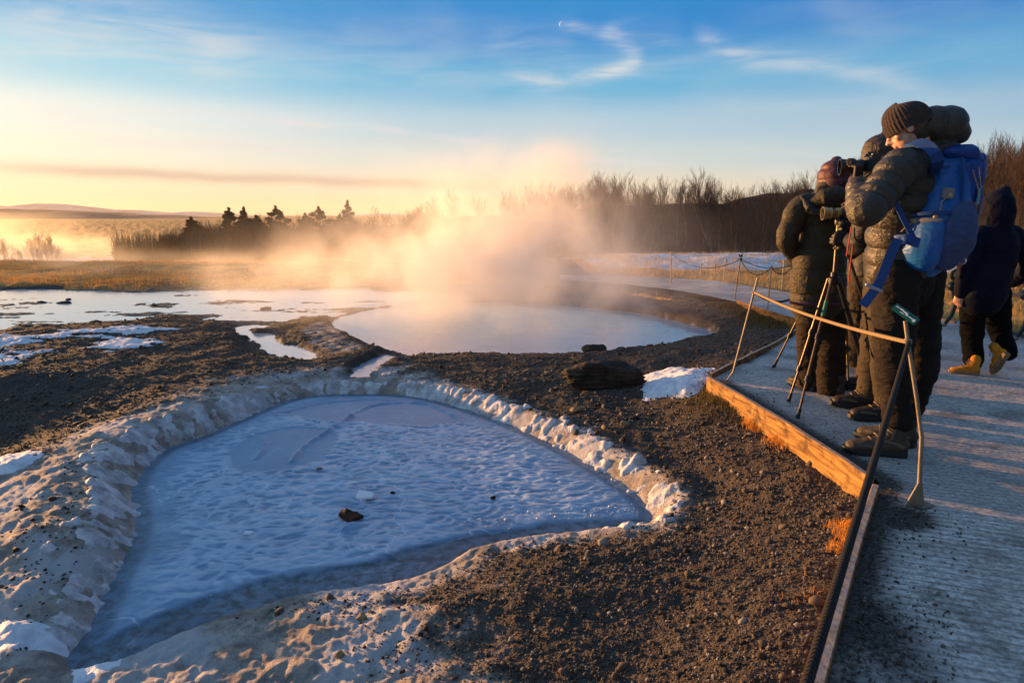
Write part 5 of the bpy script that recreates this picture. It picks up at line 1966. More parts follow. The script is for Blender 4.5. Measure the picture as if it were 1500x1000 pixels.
# ================= the photographer with the blue backpack
def man_with_backpack():
    org = Vector((2.02, 3.47, 0))
    F = Vector((-.50, .86, 0)).normalized(); Lf = Vector((-.86, -.50, 0)).normalized()
    e_ = empty('person', org, label='tall photographer in knitted hat and quilted olive-black jacket, wearing the blue backpack', cat='person', group='people on the path')
    hem, wst, cht, sho, nck = at(1322, 402, 3.54), at(1322, 345, 3.52), at(1334, 284, 3.50), at(1350, 243, 3.50), at(1352, 216, 3.50)
    lsh, lel, lwr = at(1320, 246, 3.33), at(1267, 308, 3.19), at(1255, 268, 3.42)
    rsh, rel, rwr = at(1366, 240, 3.68), at(1300, 306, 3.86), at(1276, 270, 3.66)
    hc = at(1330, 187, 3.45)
    HF = Vector((-.72, .42, -.48)).normalized()
    HM = basis(HF)
    # legs
    lh, lk, la_ = at(1312, 415, 3.44), at(1309, 535, 3.40), at(1311, 632, 3.40)
    rh, rk, ra_ = at(1348, 415, 3.60), at(1349, 535, 3.56), at(1334, 632, 3.54)
    hl, dl = W(1324, 668, 0) + Vector((0, -.01, 0)), Vector((-.96, .22, 0)).normalized()
    hr_, dr = W(1347, 660, 0) + Vector((0, .05, 0)), Vector((-.80, .60, 0)).normalized()
    la_, ra_ = hl + dl * .045 + Vector((0, 0, .15)), hr_ + dr * .045 + Vector((0, 0, .15))
    lk, rk = at(1309, 535, 3.42), at(1349, 535, 3.56)
    # body, one surface
    b_ = MB()
    head_shapes(b_, hc, HM)
    b_.tube([hc + HM @ Vector((0, -.03, -.05)), nck, sho - Vector((0, 0, .04))], [.056, .060, .09], 14)
    b_.tube([hem - Vector((0, 0, .05)), wst, cht, sho], [(.14, .10), (.14, .11), (.17, .12), (.12, .08)], 20, side=Lf, round_caps=True)
    for s_, e2, w2 in ((lsh, lel, lwr), (rsh, rel, rwr)):
        b_.tube([sho, s_, s_.lerp(e2, .5), e2, e2.lerp(w2, .4), w2], [.06, .055, .046, .040, .038, .026], 12, round_caps=True)
    hand_shapes(b_, lwr, (.02, .05, 1), (-.75, .6, 0), .5, .80, -1)
    hand_shapes(b_, rwr, (-.12, -.2, 1), (-.5, -.8, 0), .7, .95, 1)
    for h_, k_, a_ in ((lh, lk, la_), (rh, rk, ra_)):
        b_.tube([h_ + Vector((0, 0, .06)), h_.lerp(k_, .5), k_, k_.lerp(a_, .4), a_, a_ - Vector((0, 0, .05))], [.085, .075, .055, .055, .038, .036], 12, round_caps=True)
    b_.build('body', m_skin, e_, org, voxel=.006, relax=2)
    # jacket
    j = MB()
    qtube(j, [hem, wst, cht, sho, nck], [(.190, .160), (.190, .165), (.205, .165), (.175, .12), (.085, .085)], .082, .026, side=Lf, n=44)
    qtube(j, [sho - Vector((0, 0, .01)), lsh, lsh.lerp(lel, .5) + Vector((0, 0, .0)), lel, lel.lerp(lwr, .5), lwr], [.080, .094, .086, .080, .066, .050], .080, .022, n=36, off=.02)
    qtube(j, [sho - Vector((0, 0, .01)), rsh, rsh.lerp(rel, .5), rel, rel.lerp(rwr, .5), rwr], [.085, .095, .09, .08, .066, .048], .080, .022, n=30)
    jk = j.build('jacket', m_down, e_, org, voxel=.005, relax=1, disp=crumple(.0025, .05, 3, .002, .02, (1, 1, .8)))
    cf = MB()
    for w_, e2 in ((lwr, lel), (rwr, rel)):
        d_ = (w_ - e2).normalized()
        cf.tube([w_ - d_ * .005, w_ + d_ * .035], [.040, .034], 16)
    cf.build('cuff', m_purple, jk, org)
    # hood pushed back, collar
    h = MB()
    hd = at(1376, 187, 3.44)
    qtube(h, [hd - Vector((.13, -.02, .035)), hd - Vector((.05, 0, -.005)), hd + Vector((.045, -.01, .0)), hd + Vector((.085, -.01, -.025))], [(.065, .05), (.095, .090), (.098, .096), (.062, .062)], .085, .014, side=(0, -1, 0), n=30, off=.03)
    h.ring(at(1362, 216, 3.48), (-.35, -.1, 1), .088, .030, 26, 12)
    qtube(h, [at(1356, 228, 3.48), at(1362, 210, 3.48)], [(.115, .10), (.095, .085)], 0, 0, side=Lf)
    h.build('hood', m_down, e_, org, voxel=.0055, relax=1, disp=crumple(.006, .09, 9, .003, .03))
    # hat
    def rib(q):
        a_ = math.atan2(q.y, q.x)
        return 1 + .022 * math.cos(a_ * 34)
    HA = lambda x_, y_, z_: hc + HM @ Vector((x_, y_, z_))
    hat = MB()
    n_, m_ = 204, 22
    vs_, fs_ = [], []
    for i in range(m_ + 1):
        f_ = i / m_
        if f_ < .34:      # turned-up brim
            z_, k_ = -.018 + f_ / .34 * .055, 1.085 + .02 * math.sin(f_ / .34 * 3.14)
        else:
            g_ = (f_ - .34) / .66
            z_, k_ = .030 + .086 * math.sin(g_ * 1.5708), max(.02, max(0.0, math.cos(g_ * 1.5708)) ** .80) * 1.04
        for k in range(n_):
            a_ = 6.2832 * k / n_
            rb_ = 1 + .020 * math.cos(a_ * 34) * (1 if k_ > .3 else .3)
            vs_.append(HA(.081 * k_ * rb_ * math.cos(a_), -.010 + .098 * k_ * rb_ * math.sin(a_), z_ + .012 * math.sin(a_) + .008))
    for i in range(m_):
        for k in range(n_):
            fs_.append((i * n_ + k, i * n_ + (k + 1) % n_, (i + 1) * n_ + (k + 1) % n_, (i + 1) * n_ + k))
    fs_.append(tuple(m_ * n_ + k for k in range(n_)))
    hat.add(vs_, fs_)
    hat.build('knitted_hat', m_hat, e_, org)
    hr = MB()
    hr.ball(HA(0, -.03, .0), .076, .080, .055, HM)
    hr.build('hair', basic('greying_hair', (0.10, 0.075, 0.055), .8, var=.3, vscale=90), e_, org)
    # trousers
    tr = legs_mb([([lh + Vector((0, 0, .05)), lh.lerp(lk, .4), lk, lk.lerp(la_, .5), la_ + Vector((0, 0, .045))], [(.100, .105), (.094, .100), (.077, .083), (.070, .075), (.067, .072)]),
                  ([rh + Vector((0, 0, .05)), rh.lerp(rk, .4), rk, rk.lerp(ra_, .5), ra_ + Vector((0, 0, .05))], [(.104, .106), (.090, .096), (.074, .080), (.066, .070), (.062, .066)])],
                 ([hem + Vector((0, 0, .04)), hem - Vector((0, 0, .06))], [(.17, .13), (.17, .14)]), Lf)
    tr.build('trousers', m_tro1, e_, org, voxel=.006, relax=2, disp=crumple(.024, .15, 14, .004, .05, (.8, .8, 2.0)))
    boot(e_, org, hl, dl, .305, m_boot, m_sole, .15)
    boot(e_, org, hr_, dr, .30, m_boot, m_sole, .15)
    sk = MB()
    sk.tube([la_ + Vector((0, 0, .02)), la_ + Vector((0, 0, .065))], .053, 16)
    sk.build('sock', m_sock, e_, org)
    # gloves
    for w_, dd, pn_, cu, th in ((lwr, (.02, .05, 1), (-.75, .6, 0), .5, -1), (rwr, (-.12, -.2, 1), (-.5, -.8, 0), .7, 1)):
        g_ = MB()
        hand_shapes(g_, w_, dd, pn_, cu, .86, th, 1.25)
        g_.build('glove', m_glove, e_, org, voxel=.004, relax=1)
    return dict(F=F, L=Lf, sho=sho, wst=wst, cht=cht, hem=hem)


MAN = man_with_backpack()

# ================= blue backpack
m_blue = cloth('bright_blue_nylon', (0.004, 0.10, 0.36), .42, .0, .012, 6, .3, .5)
m_dblue = cloth('deep_blue_nylon', (0.010, 0.055, 0.26), .5, .0, .016, 10, .3)
m_mesh_ = cloth('slate_blue_mesh', (0.045, 0.075, 0.19), .75, .1, .018, 12)
m_web = cloth('blue_webbing', (0.010, 0.050, 0.20), .6, .0, .002, 40)
m_greyn = cloth('grey_trim', (0.20, 0.19, 0.20), .6, .0, .004, 30)
m_teal = basic('teal_tag', (0.010, 0.23, 0.40), .4, var=.05)
m_buck = basic('silver_buckle', (0.55, 0.55, 0.58), .3, .8)
m_cordt = basic('tan_cord', (0.40, 0.27, 0.18), .7)


def backpack():
    Yb = -MAN['F']                       # outward from the back
    c0 = at(1376, 303, 3.42)
    SC = .90
    # the pack leans with the back
    up = Vector((.10, 0, 1)).normalized()
    X = Yb.cross(up).normalized() * -1
    X = up.cross(Yb).normalized() * -1   # to the wearer's left is +X
    if X.dot(MAN['L']) < 0: X = -X
    org = Vector((c0.x, c0.y, c0.z))
    A = lambda x_, y_, z_: c0 + X * x_ * .92 + Yb * y_ * .88 + up * z_ * .93
    e_ = empty('backpack', org, label='large bright blue hiking backpack with slate mesh pocket on the tall photographer', cat='backpack')
    # main bag
    zs = [-.30, -.27, -.18, -.05, .08, .20, .27]
    ctr = [.0, .01, .02, .02, .01, .0, -.01]
    wx = [.085, .125, .155, .158, .130, .090, .055]
    wy = [.07, .095, .125, .125, .110, .095, .075]
    mb_ = MB()
    qtube(mb_, [A(0, c_, z_) for z_, c_ in zip(zs, ctr)], list(zip(wx, wy)), side=X, n=40)
    mb_.tube([A(-.10, -.03, -.24), A(-.11, -.02, .0), A(-.09, -.02, .16)], .045, 12, round_caps=True)
    mb_.tube([A(.10, -.03, -.24), A(.11, -.02, .0), A(.06, -.02, .16)], .045, 12, round_caps=True)
    bag = mb_.build('main_bag', m_blue, e_, org, voxel=.006, relax=3, disp=crumple(.009, .20, 21, .002, .05, (1, 1, .5)))
    # lid
    mb_ = MB()
    mb_.tube([A(-.11, .05, .235), A(-.03, .04, .275), A(.06, .02, .270)], [(.070, .035), (.080, .045), (.055, .030)], 24, side=Yb, round_caps=True)
    mb_.build('lid', m_dblue, e_, org, voxel=.006, relax=2, disp=crumple(.010, .08, 22, .003, .03))
    mb_ = MB()
    mb_.tube([A(-.10, .10, .25), A(-.13, .11, .16)], [(.05, .03), (.04, .02)], 12, side=X, round_caps=True)
    mb_.tube([A(-.05, .10, .22), A(-.08, .125, .05)], [(.07, .03), (.06, .02)], 14, side=X, round_caps=True)
    mb_.build('lid_flap', m_dblue, e_, org, voxel=.006, relax=2, disp=crumple(.008, .05, 23))
    # mesh front pocket and lower side pocket
    mb_ = MB()
    qtube(mb_, [A(-.005, .085, -.27), A(-.01, .115, -.18), A(-.01, .115, -.05), A(-.02, .085, .06)], [(.10, .055), (.132, .065), (.115, .055), (.06, .035)], side=X, n=30)
    mb_.build('front_pocket', m_mesh_, e_, org, voxel=.006, relax=2, disp=crumple(.012, .07, 24, .004, .03, (1, 1, 1.4)))
    mb_ = MB()
    qtube(mb_, [A(.115, .01, -.285), A(.135, .015, -.20), A(.150, .02, -.10)], [(.055, .095), (.06, .105), (.042, .10)], side=X, n=26)
    sp = mb_.build('side_pocket', m_blue, e_, org, voxel=.006, relax=2, disp=crumple(.008, .14, 25, .002, .04, (1, 1, .5)))
    mb_ = MB()
    mb_.tube([A(.185, -.09, -.100), A(.198, -.02, -.088), A(.190, .06, -.085), A(.160, .12, -.085)], [(.006, .012)] * 4, 8, side=X)
    mb_.build('pocket_trim', m_greyn, sp, org)
    # compression webbing, toggles and cords
    def band(pts, w_, th_, name='strap', m_=m_web, par=e_, side=None, tip=None):
        q, _, _ = resample(pts, [.01] * len(pts), .03)
        sides = None
        mb2 = MB()
        q = [Vector(p) for p in q]
        vs_, fs_ = [], []
        sd = Vector(side) if side is not None else None
        for i, p in enumerate(q):
            t_ = (q[min(i + 1, len(q) - 1)] - q[max(i - 1, 0)]).normalized()
            u_ = (sd if sd is not None else t_.orthogonal())
            u_ = (u_ - t_ * u_.dot(t_)).normalized()
            n_ = t_.cross(u_)
            for a_, b2 in ((-1, -1), (1, -1), (1, 1), (-1, 1)):
                vs_.append(p + u_ * w_ * a_ + n_ * th_ * b2)
        for i in range(len(q) - 1):
            for k in range(4):
                fs_.append((i * 4 + k, i * 4 + (k + 1) % 4, (i + 1) * 4 + (k + 1) % 4, (i + 1) * 4 + k))
        fs_ += [(3, 2, 1, 0), tuple((len(q) - 1) * 4 + k for k in range(4))]
        mb2.add(vs_, fs_)
        return mb2.build(name, m_, par, org)
    nrmY = Yb
    band([A(.19, -.10, -.085), A(.20, -.01, -.060), A(.175, .09, -.045), A(.12, .14, -.04)], .008, .003, side=up)
    band([A(-.06, .155, .20), A(-.09, .16, .02), A(-.11, .14, -.16)], .009, .003, side=X)
    band([A(.075, .105, .24), A(.06, .13, .12), A(.05, .15, -.02)], .008, .003, side=X)
    band([A(.155, -.06, .14), A(.165, .01, .17), A(.12, .08, .19)], .007, .003, side=up)
    band([A(-.15, .03, .10), A(-.155, .08, .0), A(-.14, .12, -.1)], .008, .003, side=X)
    for p in (A(.125, .115, .045), A(.165, .085, -.065), A(.195, .0, -.09)):
        MB().ball(p, .012, .010, .014, n=10, m=6).build('toggle', m_cordt, e_, org)
    for a_, b_, c_ in ((A(.125, .115, .045), A(.165, .10, .01), A(.160, .105, -.05)), (A(.195, 0, -.09), A(.215, -.03, -.12), A(.222, -.05, -.15)), (A(-.02, .15, .20), A(-.06, .165, .10), A(-.10, .145, .16)),
                       (A(.03, .15, .18), A(-.02, .175, .08), A(-.05, .175, .02))):
        q, _, _ = resample([a_, b_, c_], [.01] * 3, .02)
        MB().tube([Vector(p) for p in q], .0026, 6).build('cord', m_cordt, e_, org)
    gp_ = MB().box(A(.13, .105, .055), (.05, .012, .05), Matrix((X, Yb, up)).transposed() @ Matrix.Rotation(R(-50), 3, 'Z'), .004)
    gp_.build('patch', m_greyn, e_, org)
    # teal tag
    MB().box(A(-.070, .160, .060), (.044, .004, .082), Matrix((X, Yb, up)).transposed(), .0015).build('tag', m_teal, e_, org)
    MB().ring(A(-.04, .16, -.275), X, .016, .003, 14, 6).build('ring', m_buck, e_, org)
    # grab loop
    MB().tube([A(-.03, -.05, .27), A(-.03, -.06, .305), A(.03, -.06, .305), A(.03, -.05, .27)], [(.010, .004)] * 4, 8, side=X).build('grab_loop', m_web, e_, org)
    # shoulder straps wrap over the shoulders
    band([A(.04, -.06, .15), at(1374, 236, 3.24), at(1362, 216, 3.27), at(1344, 209, 3.32), at(1330, 212, 3.40)], .024, .007, 'shoulder_strap', m_web, side=(.6, -.5, .3))
    band([A(-.06, -.09, .20), at(1394, 222, 3.62), at(1372, 218, 3.68), at(1352, 230, 3.74)], .024, .007, 'shoulder_strap', m_web, side=(.6, -.5, .3))
    # lower strap of the left shoulder strap, and the hip belt
    band([at(1340, 352, 3.24), at(1322, 318, 3.235), at(1307, 286, 3.26)], .012, .003, side=(1, 0, .5))
    band([at(1309, 288, 3.25), at(1296, 299, 3.22), at(1284, 309, 3.25)], .011, .003, side=(.6, 0, 1))
    band([at(1345, 356, 3.25), at(1326, 350, 3.22), at(1312, 352, 3.26)], .022, .008, 'hip_belt', m_dblue, side=(0, 0, 1))
    hb = band([at(1316, 350, 3.21), at(1305, 372, 3.20), at(1291, 408, 3.20), at(1281, 425, 3.20), at(1264, 448, 3.20)], .021, .0020, 'hip_strap', m_web, side=(.85, -.3, .5))
    MB().tube([at(1270, 417, 3.19), at(1290, 426, 3.19)], [.009, .009], 8, round_caps=True).build('buckle', m_buck, hb, org)
    # strip on the near edge of the back panel
    band([A(.145, -.10, .19), A(.19, -.12, .05), A(.20, -.12, -.10)], .026, .010, 'side_panel', m_mesh_, side=Yb)
backpack()


# ================= cameras
m_cam = basic('camera_black', (0.014, 0.014, 0.015), .4, bump=.0006, bscale=500)
m_gold = basic('sun_gilded_lens_barrel', (0.50, 0.36, 0.16), .32, .7)  # golden sunlight put into the barrel's own colour
m_glass = bpy.data.materials.new('lens_glass'); m_glass.use_nodes = True
m_glass.node_tree.nodes['Principled BSDF'].inputs['Base Color'].default_value = (.01, .012, .02, 1)
m_glass.node_tree.nodes['Principled BSDF'].inputs['Roughness'].default_value = .05
m_lcd = bpy.data.materials.new('sky_glow_screen'); m_lcd.use_nodes = True
_b = m_lcd.node_tree.nodes['Principled BSDF']
_b.inputs['Base Color'].default_value = (.5, .6, .7, 1); _b.inputs['Roughness'].default_value = .15
_b.inputs['Emission Color'].default_value = (.62, .78, .95, 1); _b.inputs['Emission Strength'].default_value = .45  # pale emission imitates the sky reflected in the screen


def photo_camera(c0, d, lens_len, lens_r, m_lens, label, screen=True, sc=1.0, up=(0, 0, 1), strap=False):
    M = basis(d, up)
    c0 = Vector(c0)
    A = lambda x_, y_, z_: c0 + M @ (Vector((x_, y_, z_)) * sc)
    e_ = empty('camera', c0, label=label, cat='camera')
    mb_ = MB()
    mb_.box(A(0, 0, 0), (.132 * sc, .050 * sc, .088 * sc), M, .010 * sc)
    mb_.box(A(0, .004, .052), (.055 * sc, .055 * sc, .030 * sc), M, .010 * sc)
    mb_.box(A(.055, .028, -.004), (.030 * sc, .032 * sc, .080 * sc), M, .010 * sc)
    mb_.lathe(A(.045, 0, .044), [(.011 * sc, 0), (.011 * sc, .010 * sc), (.009 * sc, .012 * sc)], M, 14)
    mb_.lathe(A(-.045, 0, .044), [(.013 * sc, 0), (.013 * sc, .008 * sc), (.011 * sc, .010 * sc)], M, 14)
    mb_.box(A(0, -.030, .052), (.030 * sc, .014 * sc, .020 * sc), M, .004 * sc)
    mb_.build('camera_body', m_cam, e_, c0)
    LM = M @ Matrix.Rotation(-math.pi / 2, 3, 'X')
    r_, L = lens_r * sc, lens_len * sc
    ln = MB().lathe(A(0, .022, 0), [(r_ * .80, 0), (r_ * .82, L * .12), (r_ * .95, L * .16), (r_ * .95, L * .30), (r_ * .88, L * .32), (r_ * .88, L * .40), (r_ * 1.0, L * .42), (r_ * 1.0, L * .60), (r_ * .93, L * .62), (r_ * .93, L * .72), (r_ * 1.04, L * .76), (r_ * 1.16, L * .99), (r_ * 1.14, L), (r_ * 1.05, L), (r_ * .95, L * .84)], LM, 28).build('lens', m_lens, e_, c0)
    MB().lathe(A(0, .022, 0) + LM @ Vector((0, 0, L * .85)), [(r_ * .94, 0), (r_ * .7, .006 * sc), (r_ * .3, .009 * sc), (.001, .010 * sc)], LM, 24).build('front_glass', m_glass, ln, c0)
    gr_ = MB()
    for k in range(30):
        a_ = k * 6.2832 / 30
        gr_.box(A(0, .022, 0) + LM @ Vector((math.cos(a_) * r_ * 1.0, math.sin(a_) * r_ * 1.0, L * .51)), (.003 * sc, .003 * sc, L * .15), LM)
    gr_.build('zoom_ring', m_cam, ln, c0, smooth=False)
    if screen:
        MB().box(A(0, -.0275, -.006), (.076 * sc, .004 * sc, .054 * sc), M, .001).build('screen', m_lcd, e_, c0)
    return e_


photo_camera(at(1276, 243, 3.52), (-1, .22, -.03), .125, .036, m_cam, 'black camera with a sky-bright rear screen held by the photographer with the backpack', up=(0, .1, 1))


# ================= person in the long olive coat
def coat_person():
    org = Vector((2.25, 4.74, 0))
    F = Vector((-.25, .97, 0)).normalized(); Lf = Vector((-.97, -.25, 0)).normalized()
    y0 = 4.74
    e_ = empty('person', org, label='person in long olive coat and purple hood, seen from behind at the tripods', cat='person', group='people on the path')
    hem, hip, wst, cht, sho = at(1198, 448, y0), at(1199, 400, y0), at(1206, 350, y0), at(1208, 320, y0), at(1210, 296, y0)
    lsh, lel, lwr = at(1174, 305, y0 - .02), at(1153, 354, y0 - .02), at(1176, 388, y0 + .18)
    rsh, rel, rwr = at(1244, 305, y0 + .05), at(1262, 350, y0 + .1), at(1246, 372, y0 + .3)
    hc = at(1224, 262, y0 + .02)
    HM = basis((-.1, .95, -.25))
    lk, la_, lh = at(1187, 510, y0 + .08), at(1187, 568, y0 + .12), at(1188, 440, y0)
    rk, ra_, rh = at(1217, 512, y0 - .02), at(1217, 572, y0 - .02), at(1214, 440, y0)
    b_ = MB()
    head_shapes(b_, hc, HM)
    b_.tube([hc - Vector((0, .02, .05)), sho], [.055, .07], 12)
    b_.tube([hem + Vector((0, 0, .1)), wst, cht, sho], [(.13, .09), (.12, .09), (.15, .10), (.11, .07)], 18, side=Lf, round_caps=True)
    for s_, e2, w2 in ((lsh, lel, lwr), (rsh, rel, rwr)):
        b_.tube([sho, s_, e2, w2], [.05, .048, .036, .024], 10, round_caps=True)
    hand_shapes(b_, lwr, (.6, .5, -.2), (0, 1, 0), .6, .85, 1)
    hand_shapes(b_, rwr, (-.6, .5, .1), (0, 1, 0), .6, .85, 1)
    for h_, k_, a_ in ((lh, lk, la_), (rh, rk, ra_)):
        b_.tube([h_ + Vector((0, 0, .1)), k_, a_], [.08, .052, .036], 10, round_caps=True)
    b_.build('body', m_skin, e_, org, voxel=.007, relax=2)
    j = MB()
    qtube(j, [hem, hip, wst, cht, sho, sho + Vector((.0, 0, .07))], [(.196, .160), (.194, .160), (.160, .135), (.172, .14), (.160, .11), (.08, .08)], .15, .018, side=Lf, n=40, off=.05)
    qtube(j, [sho - Vector((0, 0, .02)), lsh, lsh.lerp(lel, .5) + Vector((-.015, 0, 0)), lel, lwr], [.075, .088, .076, .068, .048], .10, .007, n=26)
    qtube(j, [sho - Vector((0, 0, .02)), rsh, rsh.lerp(rel, .5), rel, rwr], [.075, .088, .076, .068, .048], .10, .007, n=26)
    j.build('coat', m_coat, e_, org, voxel=.0065, relax=1, disp=crumple(.008, .14, 31, .003, .04, (1, 1, 2.4)))
    hb = MB()
    hb.ring(hem + Vector((0, 0, .0)), (0, 0, 1), .001, .001, 4, 3)
    # hood of the coat hanging down the back, with a dark pile lining
    h = MB()
    h.tube([at(1190, 297, y0 - .10), at(1205, 292, y0 - .13), at(1226, 288, y0 - .13), at(1241, 292, y0 - .08)], [(.035, .04), (.065, .07), (.07, .075), (.04, .05)], 20, side=(0, 0, 1), round_caps=True)
    h.tube([at(1204, 282, y0 - .03), at(1226, 292, y0 - .08)], [.045, .07], 16, round_caps=True)
    h.build('hood', m_coat, e_, org, voxel=.006, relax=1, disp=crumple(.010, .07, 33, .003, .03))
    h = MB()
    h.tube([at(1176, 290, y0 - .06), at(1186, 306, y0 - .13), at(1206, 316, y0 - .16), at(1228, 314, y0 - .15), at(1242, 300, y0 - .1)], [.022, .030, .034, .030, .022], 12, round_caps=True)
    h.build('collar', m_blackj, e_, org, voxel=.006, relax=1, disp=crumple(.008, .03, 34))
    # purple quilted hood worn up
    h = MB()
    qtube(h, [hc + Vector((.03, .0, -.17)), hc + Vector((.02, 0, -.08)), hc + Vector((-.005, -.005, .0)), hc + Vector((-.01, -.005, .075)), hc + Vector((-.005, 0, .115))],
          [(.125, .105), (.125, .12), (.114, .128), (.092, .10), (.040, .045)], .060, .016, side=Lf, n=34)
    h.build('inner_hood', m_purple, e_, org, voxel=.006, relax=1, disp=crumple(.005, .05, 35))
    tr = legs_mb([([lh, lk, la_, la_ - Vector((0, 0, .03))], [(.105, .11), (.088, .09), (.088, .09), (.086, .088)]), ([rh, rk, ra_, ra_ - Vector((0, 0, .01))], [(.105, .11), (.094, .096), (.092, .092), (.09, .09)])], None, Lf)
    tr.build('trousers', m_tro2, e_, org, voxel=.007, relax=2, disp=crumple(.018, .15, 36, .003, .05, (.8, .8, 1.9)))
    boot(e_, org, Vector((la_.x, la_.y - .09, 0)), (-.35, .93, 0), .27, m_boot2, m_sole, .12, lace=False)
    boot(e_, org, Vector((ra_.x + .02, ra_.y - .10, 0)), (.05, 1, 0), .27, m_boot2, m_sole, .12, lace=False)
    bt = MB()
    for k in range(1):
        P = hem + Vector((0, 0, .028))
        pts = [P + Lf * (.198 * math.cos(a_)) - F * (.168 * math.sin(a_)) for a_ in np.linspace(-.3, 3.44, 26)]
        bt.tube(pts, [(.016, .006)] * len(pts), 8, side=(0, 0, 1))
    bt.build('hem_band', m_purple, e_, org)
coat_person()


# ================= second photographer, behind the first
def second_photographer():
    org = Vector((2.22, 4.16, 0))
    F = Vector((-.9, .42, 0)).normalized(); Lf = Vector((0, 0, 1)).cross(F)
    y0 = 4.16
    e_ = empty('person', org, label='photographer in black jacket and dark brown hood, half hidden behind the backpack wearer', cat='person', group='people on the path')
    hem, wst, cht, sho = at(1300, 425, y0), at(1299, 370, y0), at(1292, 310, y0), at(1291, 268, y0)
    hc = at(1291, 231, y0)
    lsh, lel, lwr = at(1277, 285, y0 - .20), at(1264, 350, y0 - .18), at(1246, 352, y0 + .12)
    rsh, rel, rwr = at(1292, 285, y0 + .20), at(1266, 350, y0 + .24), at(1252, 338, y0 + .20)
    HM = basis((-.92, .3, -.12))
    lf_, rf_ = W(1276, 615, 0), W(1268, 596, 0)
    lf_ = Vector((2.39, 4.06, 0)); rf_ = Vector((2.41, 4.33, 0))
    la_, ra_ = lf_ + Vector((-.06, .02, .10)), rf_ + Vector((-.06, .02, .10))
    lh, rh = at(1300, 430, y0 - .1), at(1300, 430, y0 + .1)
    lk, rk = lh.lerp(la_, .5) + F * .01, rh.lerp(ra_, .5) + F * .01
    b_ = MB()
    head_shapes(b_, hc, HM)
    b_.tube([hc - Vector((-.02, 0, .05)), sho], [.055, .07], 12)
    b_.tube([hem, wst, cht, sho], [(.14, .10), (.14, .10), (.16, .11), (.12, .08)], 18, side=Lf, round_caps=True)
    for s_, e2, w2 in ((lsh, lel, lwr), (rsh, rel, rwr)):
        b_.tube([sho, s_, e2, w2], [.055, .052, .04, .026], 10, round_caps=True)
    hand_shapes(b_, lwr, (-.9, .25, .15), (-.1, .9, .1), 1.0, .95, 1)
    hand_shapes(b_, rwr, (-.9, .1, .1), (0, -.9, .2), .9, .95, 1)
    for h_, k_, a_ in ((lh, lk, la_), (rh, rk, ra_)):
        b_.tube([h_, k_, a_], [.085, .055, .038], 10, round_caps=True)
    b_.build('body', m_skin, e_, org, voxel=.007, relax=2)
    j = MB()
    qtube(j, [hem, wst, cht, sho, sho + Vector((0, 0, .06))], [(.165, .13), (.16, .13), (.175, .135), (.15, .11), (.07, .07)], 0, 0, side=Lf, n=36)
    qtube(j, [sho, lsh, lel, lwr], [.07, .085, .068, .046], 0, 0, n=24)
    qtube(j, [sho, rsh, rel, rwr], [.07, .085, .068, .046], 0, 0, n=24)
    j.build('jacket', m_blackj, e_, org, voxel=.007, relax=1, disp=crumple(.010, .12, 41, .004, .03, (1, 1, 1.6)))
    pi_ = MB()
    for a_, b2 in ((at(1247, 332, y0 - .22), at(1240, 375, y0 - .20)), (at(1249, 360, y0 - .24), at(1243, 412, y0 - .2))):
        pi_.tube([a_, b2], .004, 6)
    pi_.build('piping', basic('red_piping', (0.45, 0.03, 0.03), .6), e_, org)
    h = MB()
    qtube(h, [hc + Vector((.03, 0, -.16)), hc + Vector((.02, 0, -.07)), hc + Vector((.005, 0, .0)), hc + Vector((.0, 0, .08)), hc + Vector((.01, 0, .125))], [(.10, .11), (.11, .12), (.105, .115), (.085, .095), (.03, .03)], .09, .008, side=Lf, n=30)
    h.build('hood', m_hidebrown, e_, org, voxel=.006, relax=1, disp=crumple(.010, .05, 42, .003, .02))
    tr = legs_mb([([lh + Vector((0, 0, .03)), lk, la_ + Vector((0, 0, .02))], [(.105, .11), (.085, .09), (.078, .08)]), ([rh + Vector((0, 0, .03)), rk, ra_ + Vector((0, 0, .02))], [(.105, .11), (.085, .09), (.078, .08)])], ([hem, hem - Vector((0, 0, .08))], [(.16, .13), (.16, .13)]), Lf)
    tr.build('trousers', m_tro3, e_, org, voxel=.007, relax=2, disp=crumple(.016, .14, 43, .004, .05, (.8, .8, 1.9)))
    boot(e_, org, lf_, (-.99, .10, 0), .30, m_boot2, m_sole, .12)
    boot(e_, org, rf_, (-.97, .20, 0), .30, m_boot2, m_sole, .12)
    for w_, dd, pn_, cu in ((lwr, (-.9, .25, .15), (-.1, .9, .1), 1.0), (rwr, (-.9, .1, .1), (0, -.9, .2), .9)):
        g_ = MB()
        hand_shapes(g_, w_, dd, pn_, cu, 1.0, 1, 1.2)
        g_.build('glove', m_glove, e_, org, voxel=.0045, relax=1)
second_photographer()


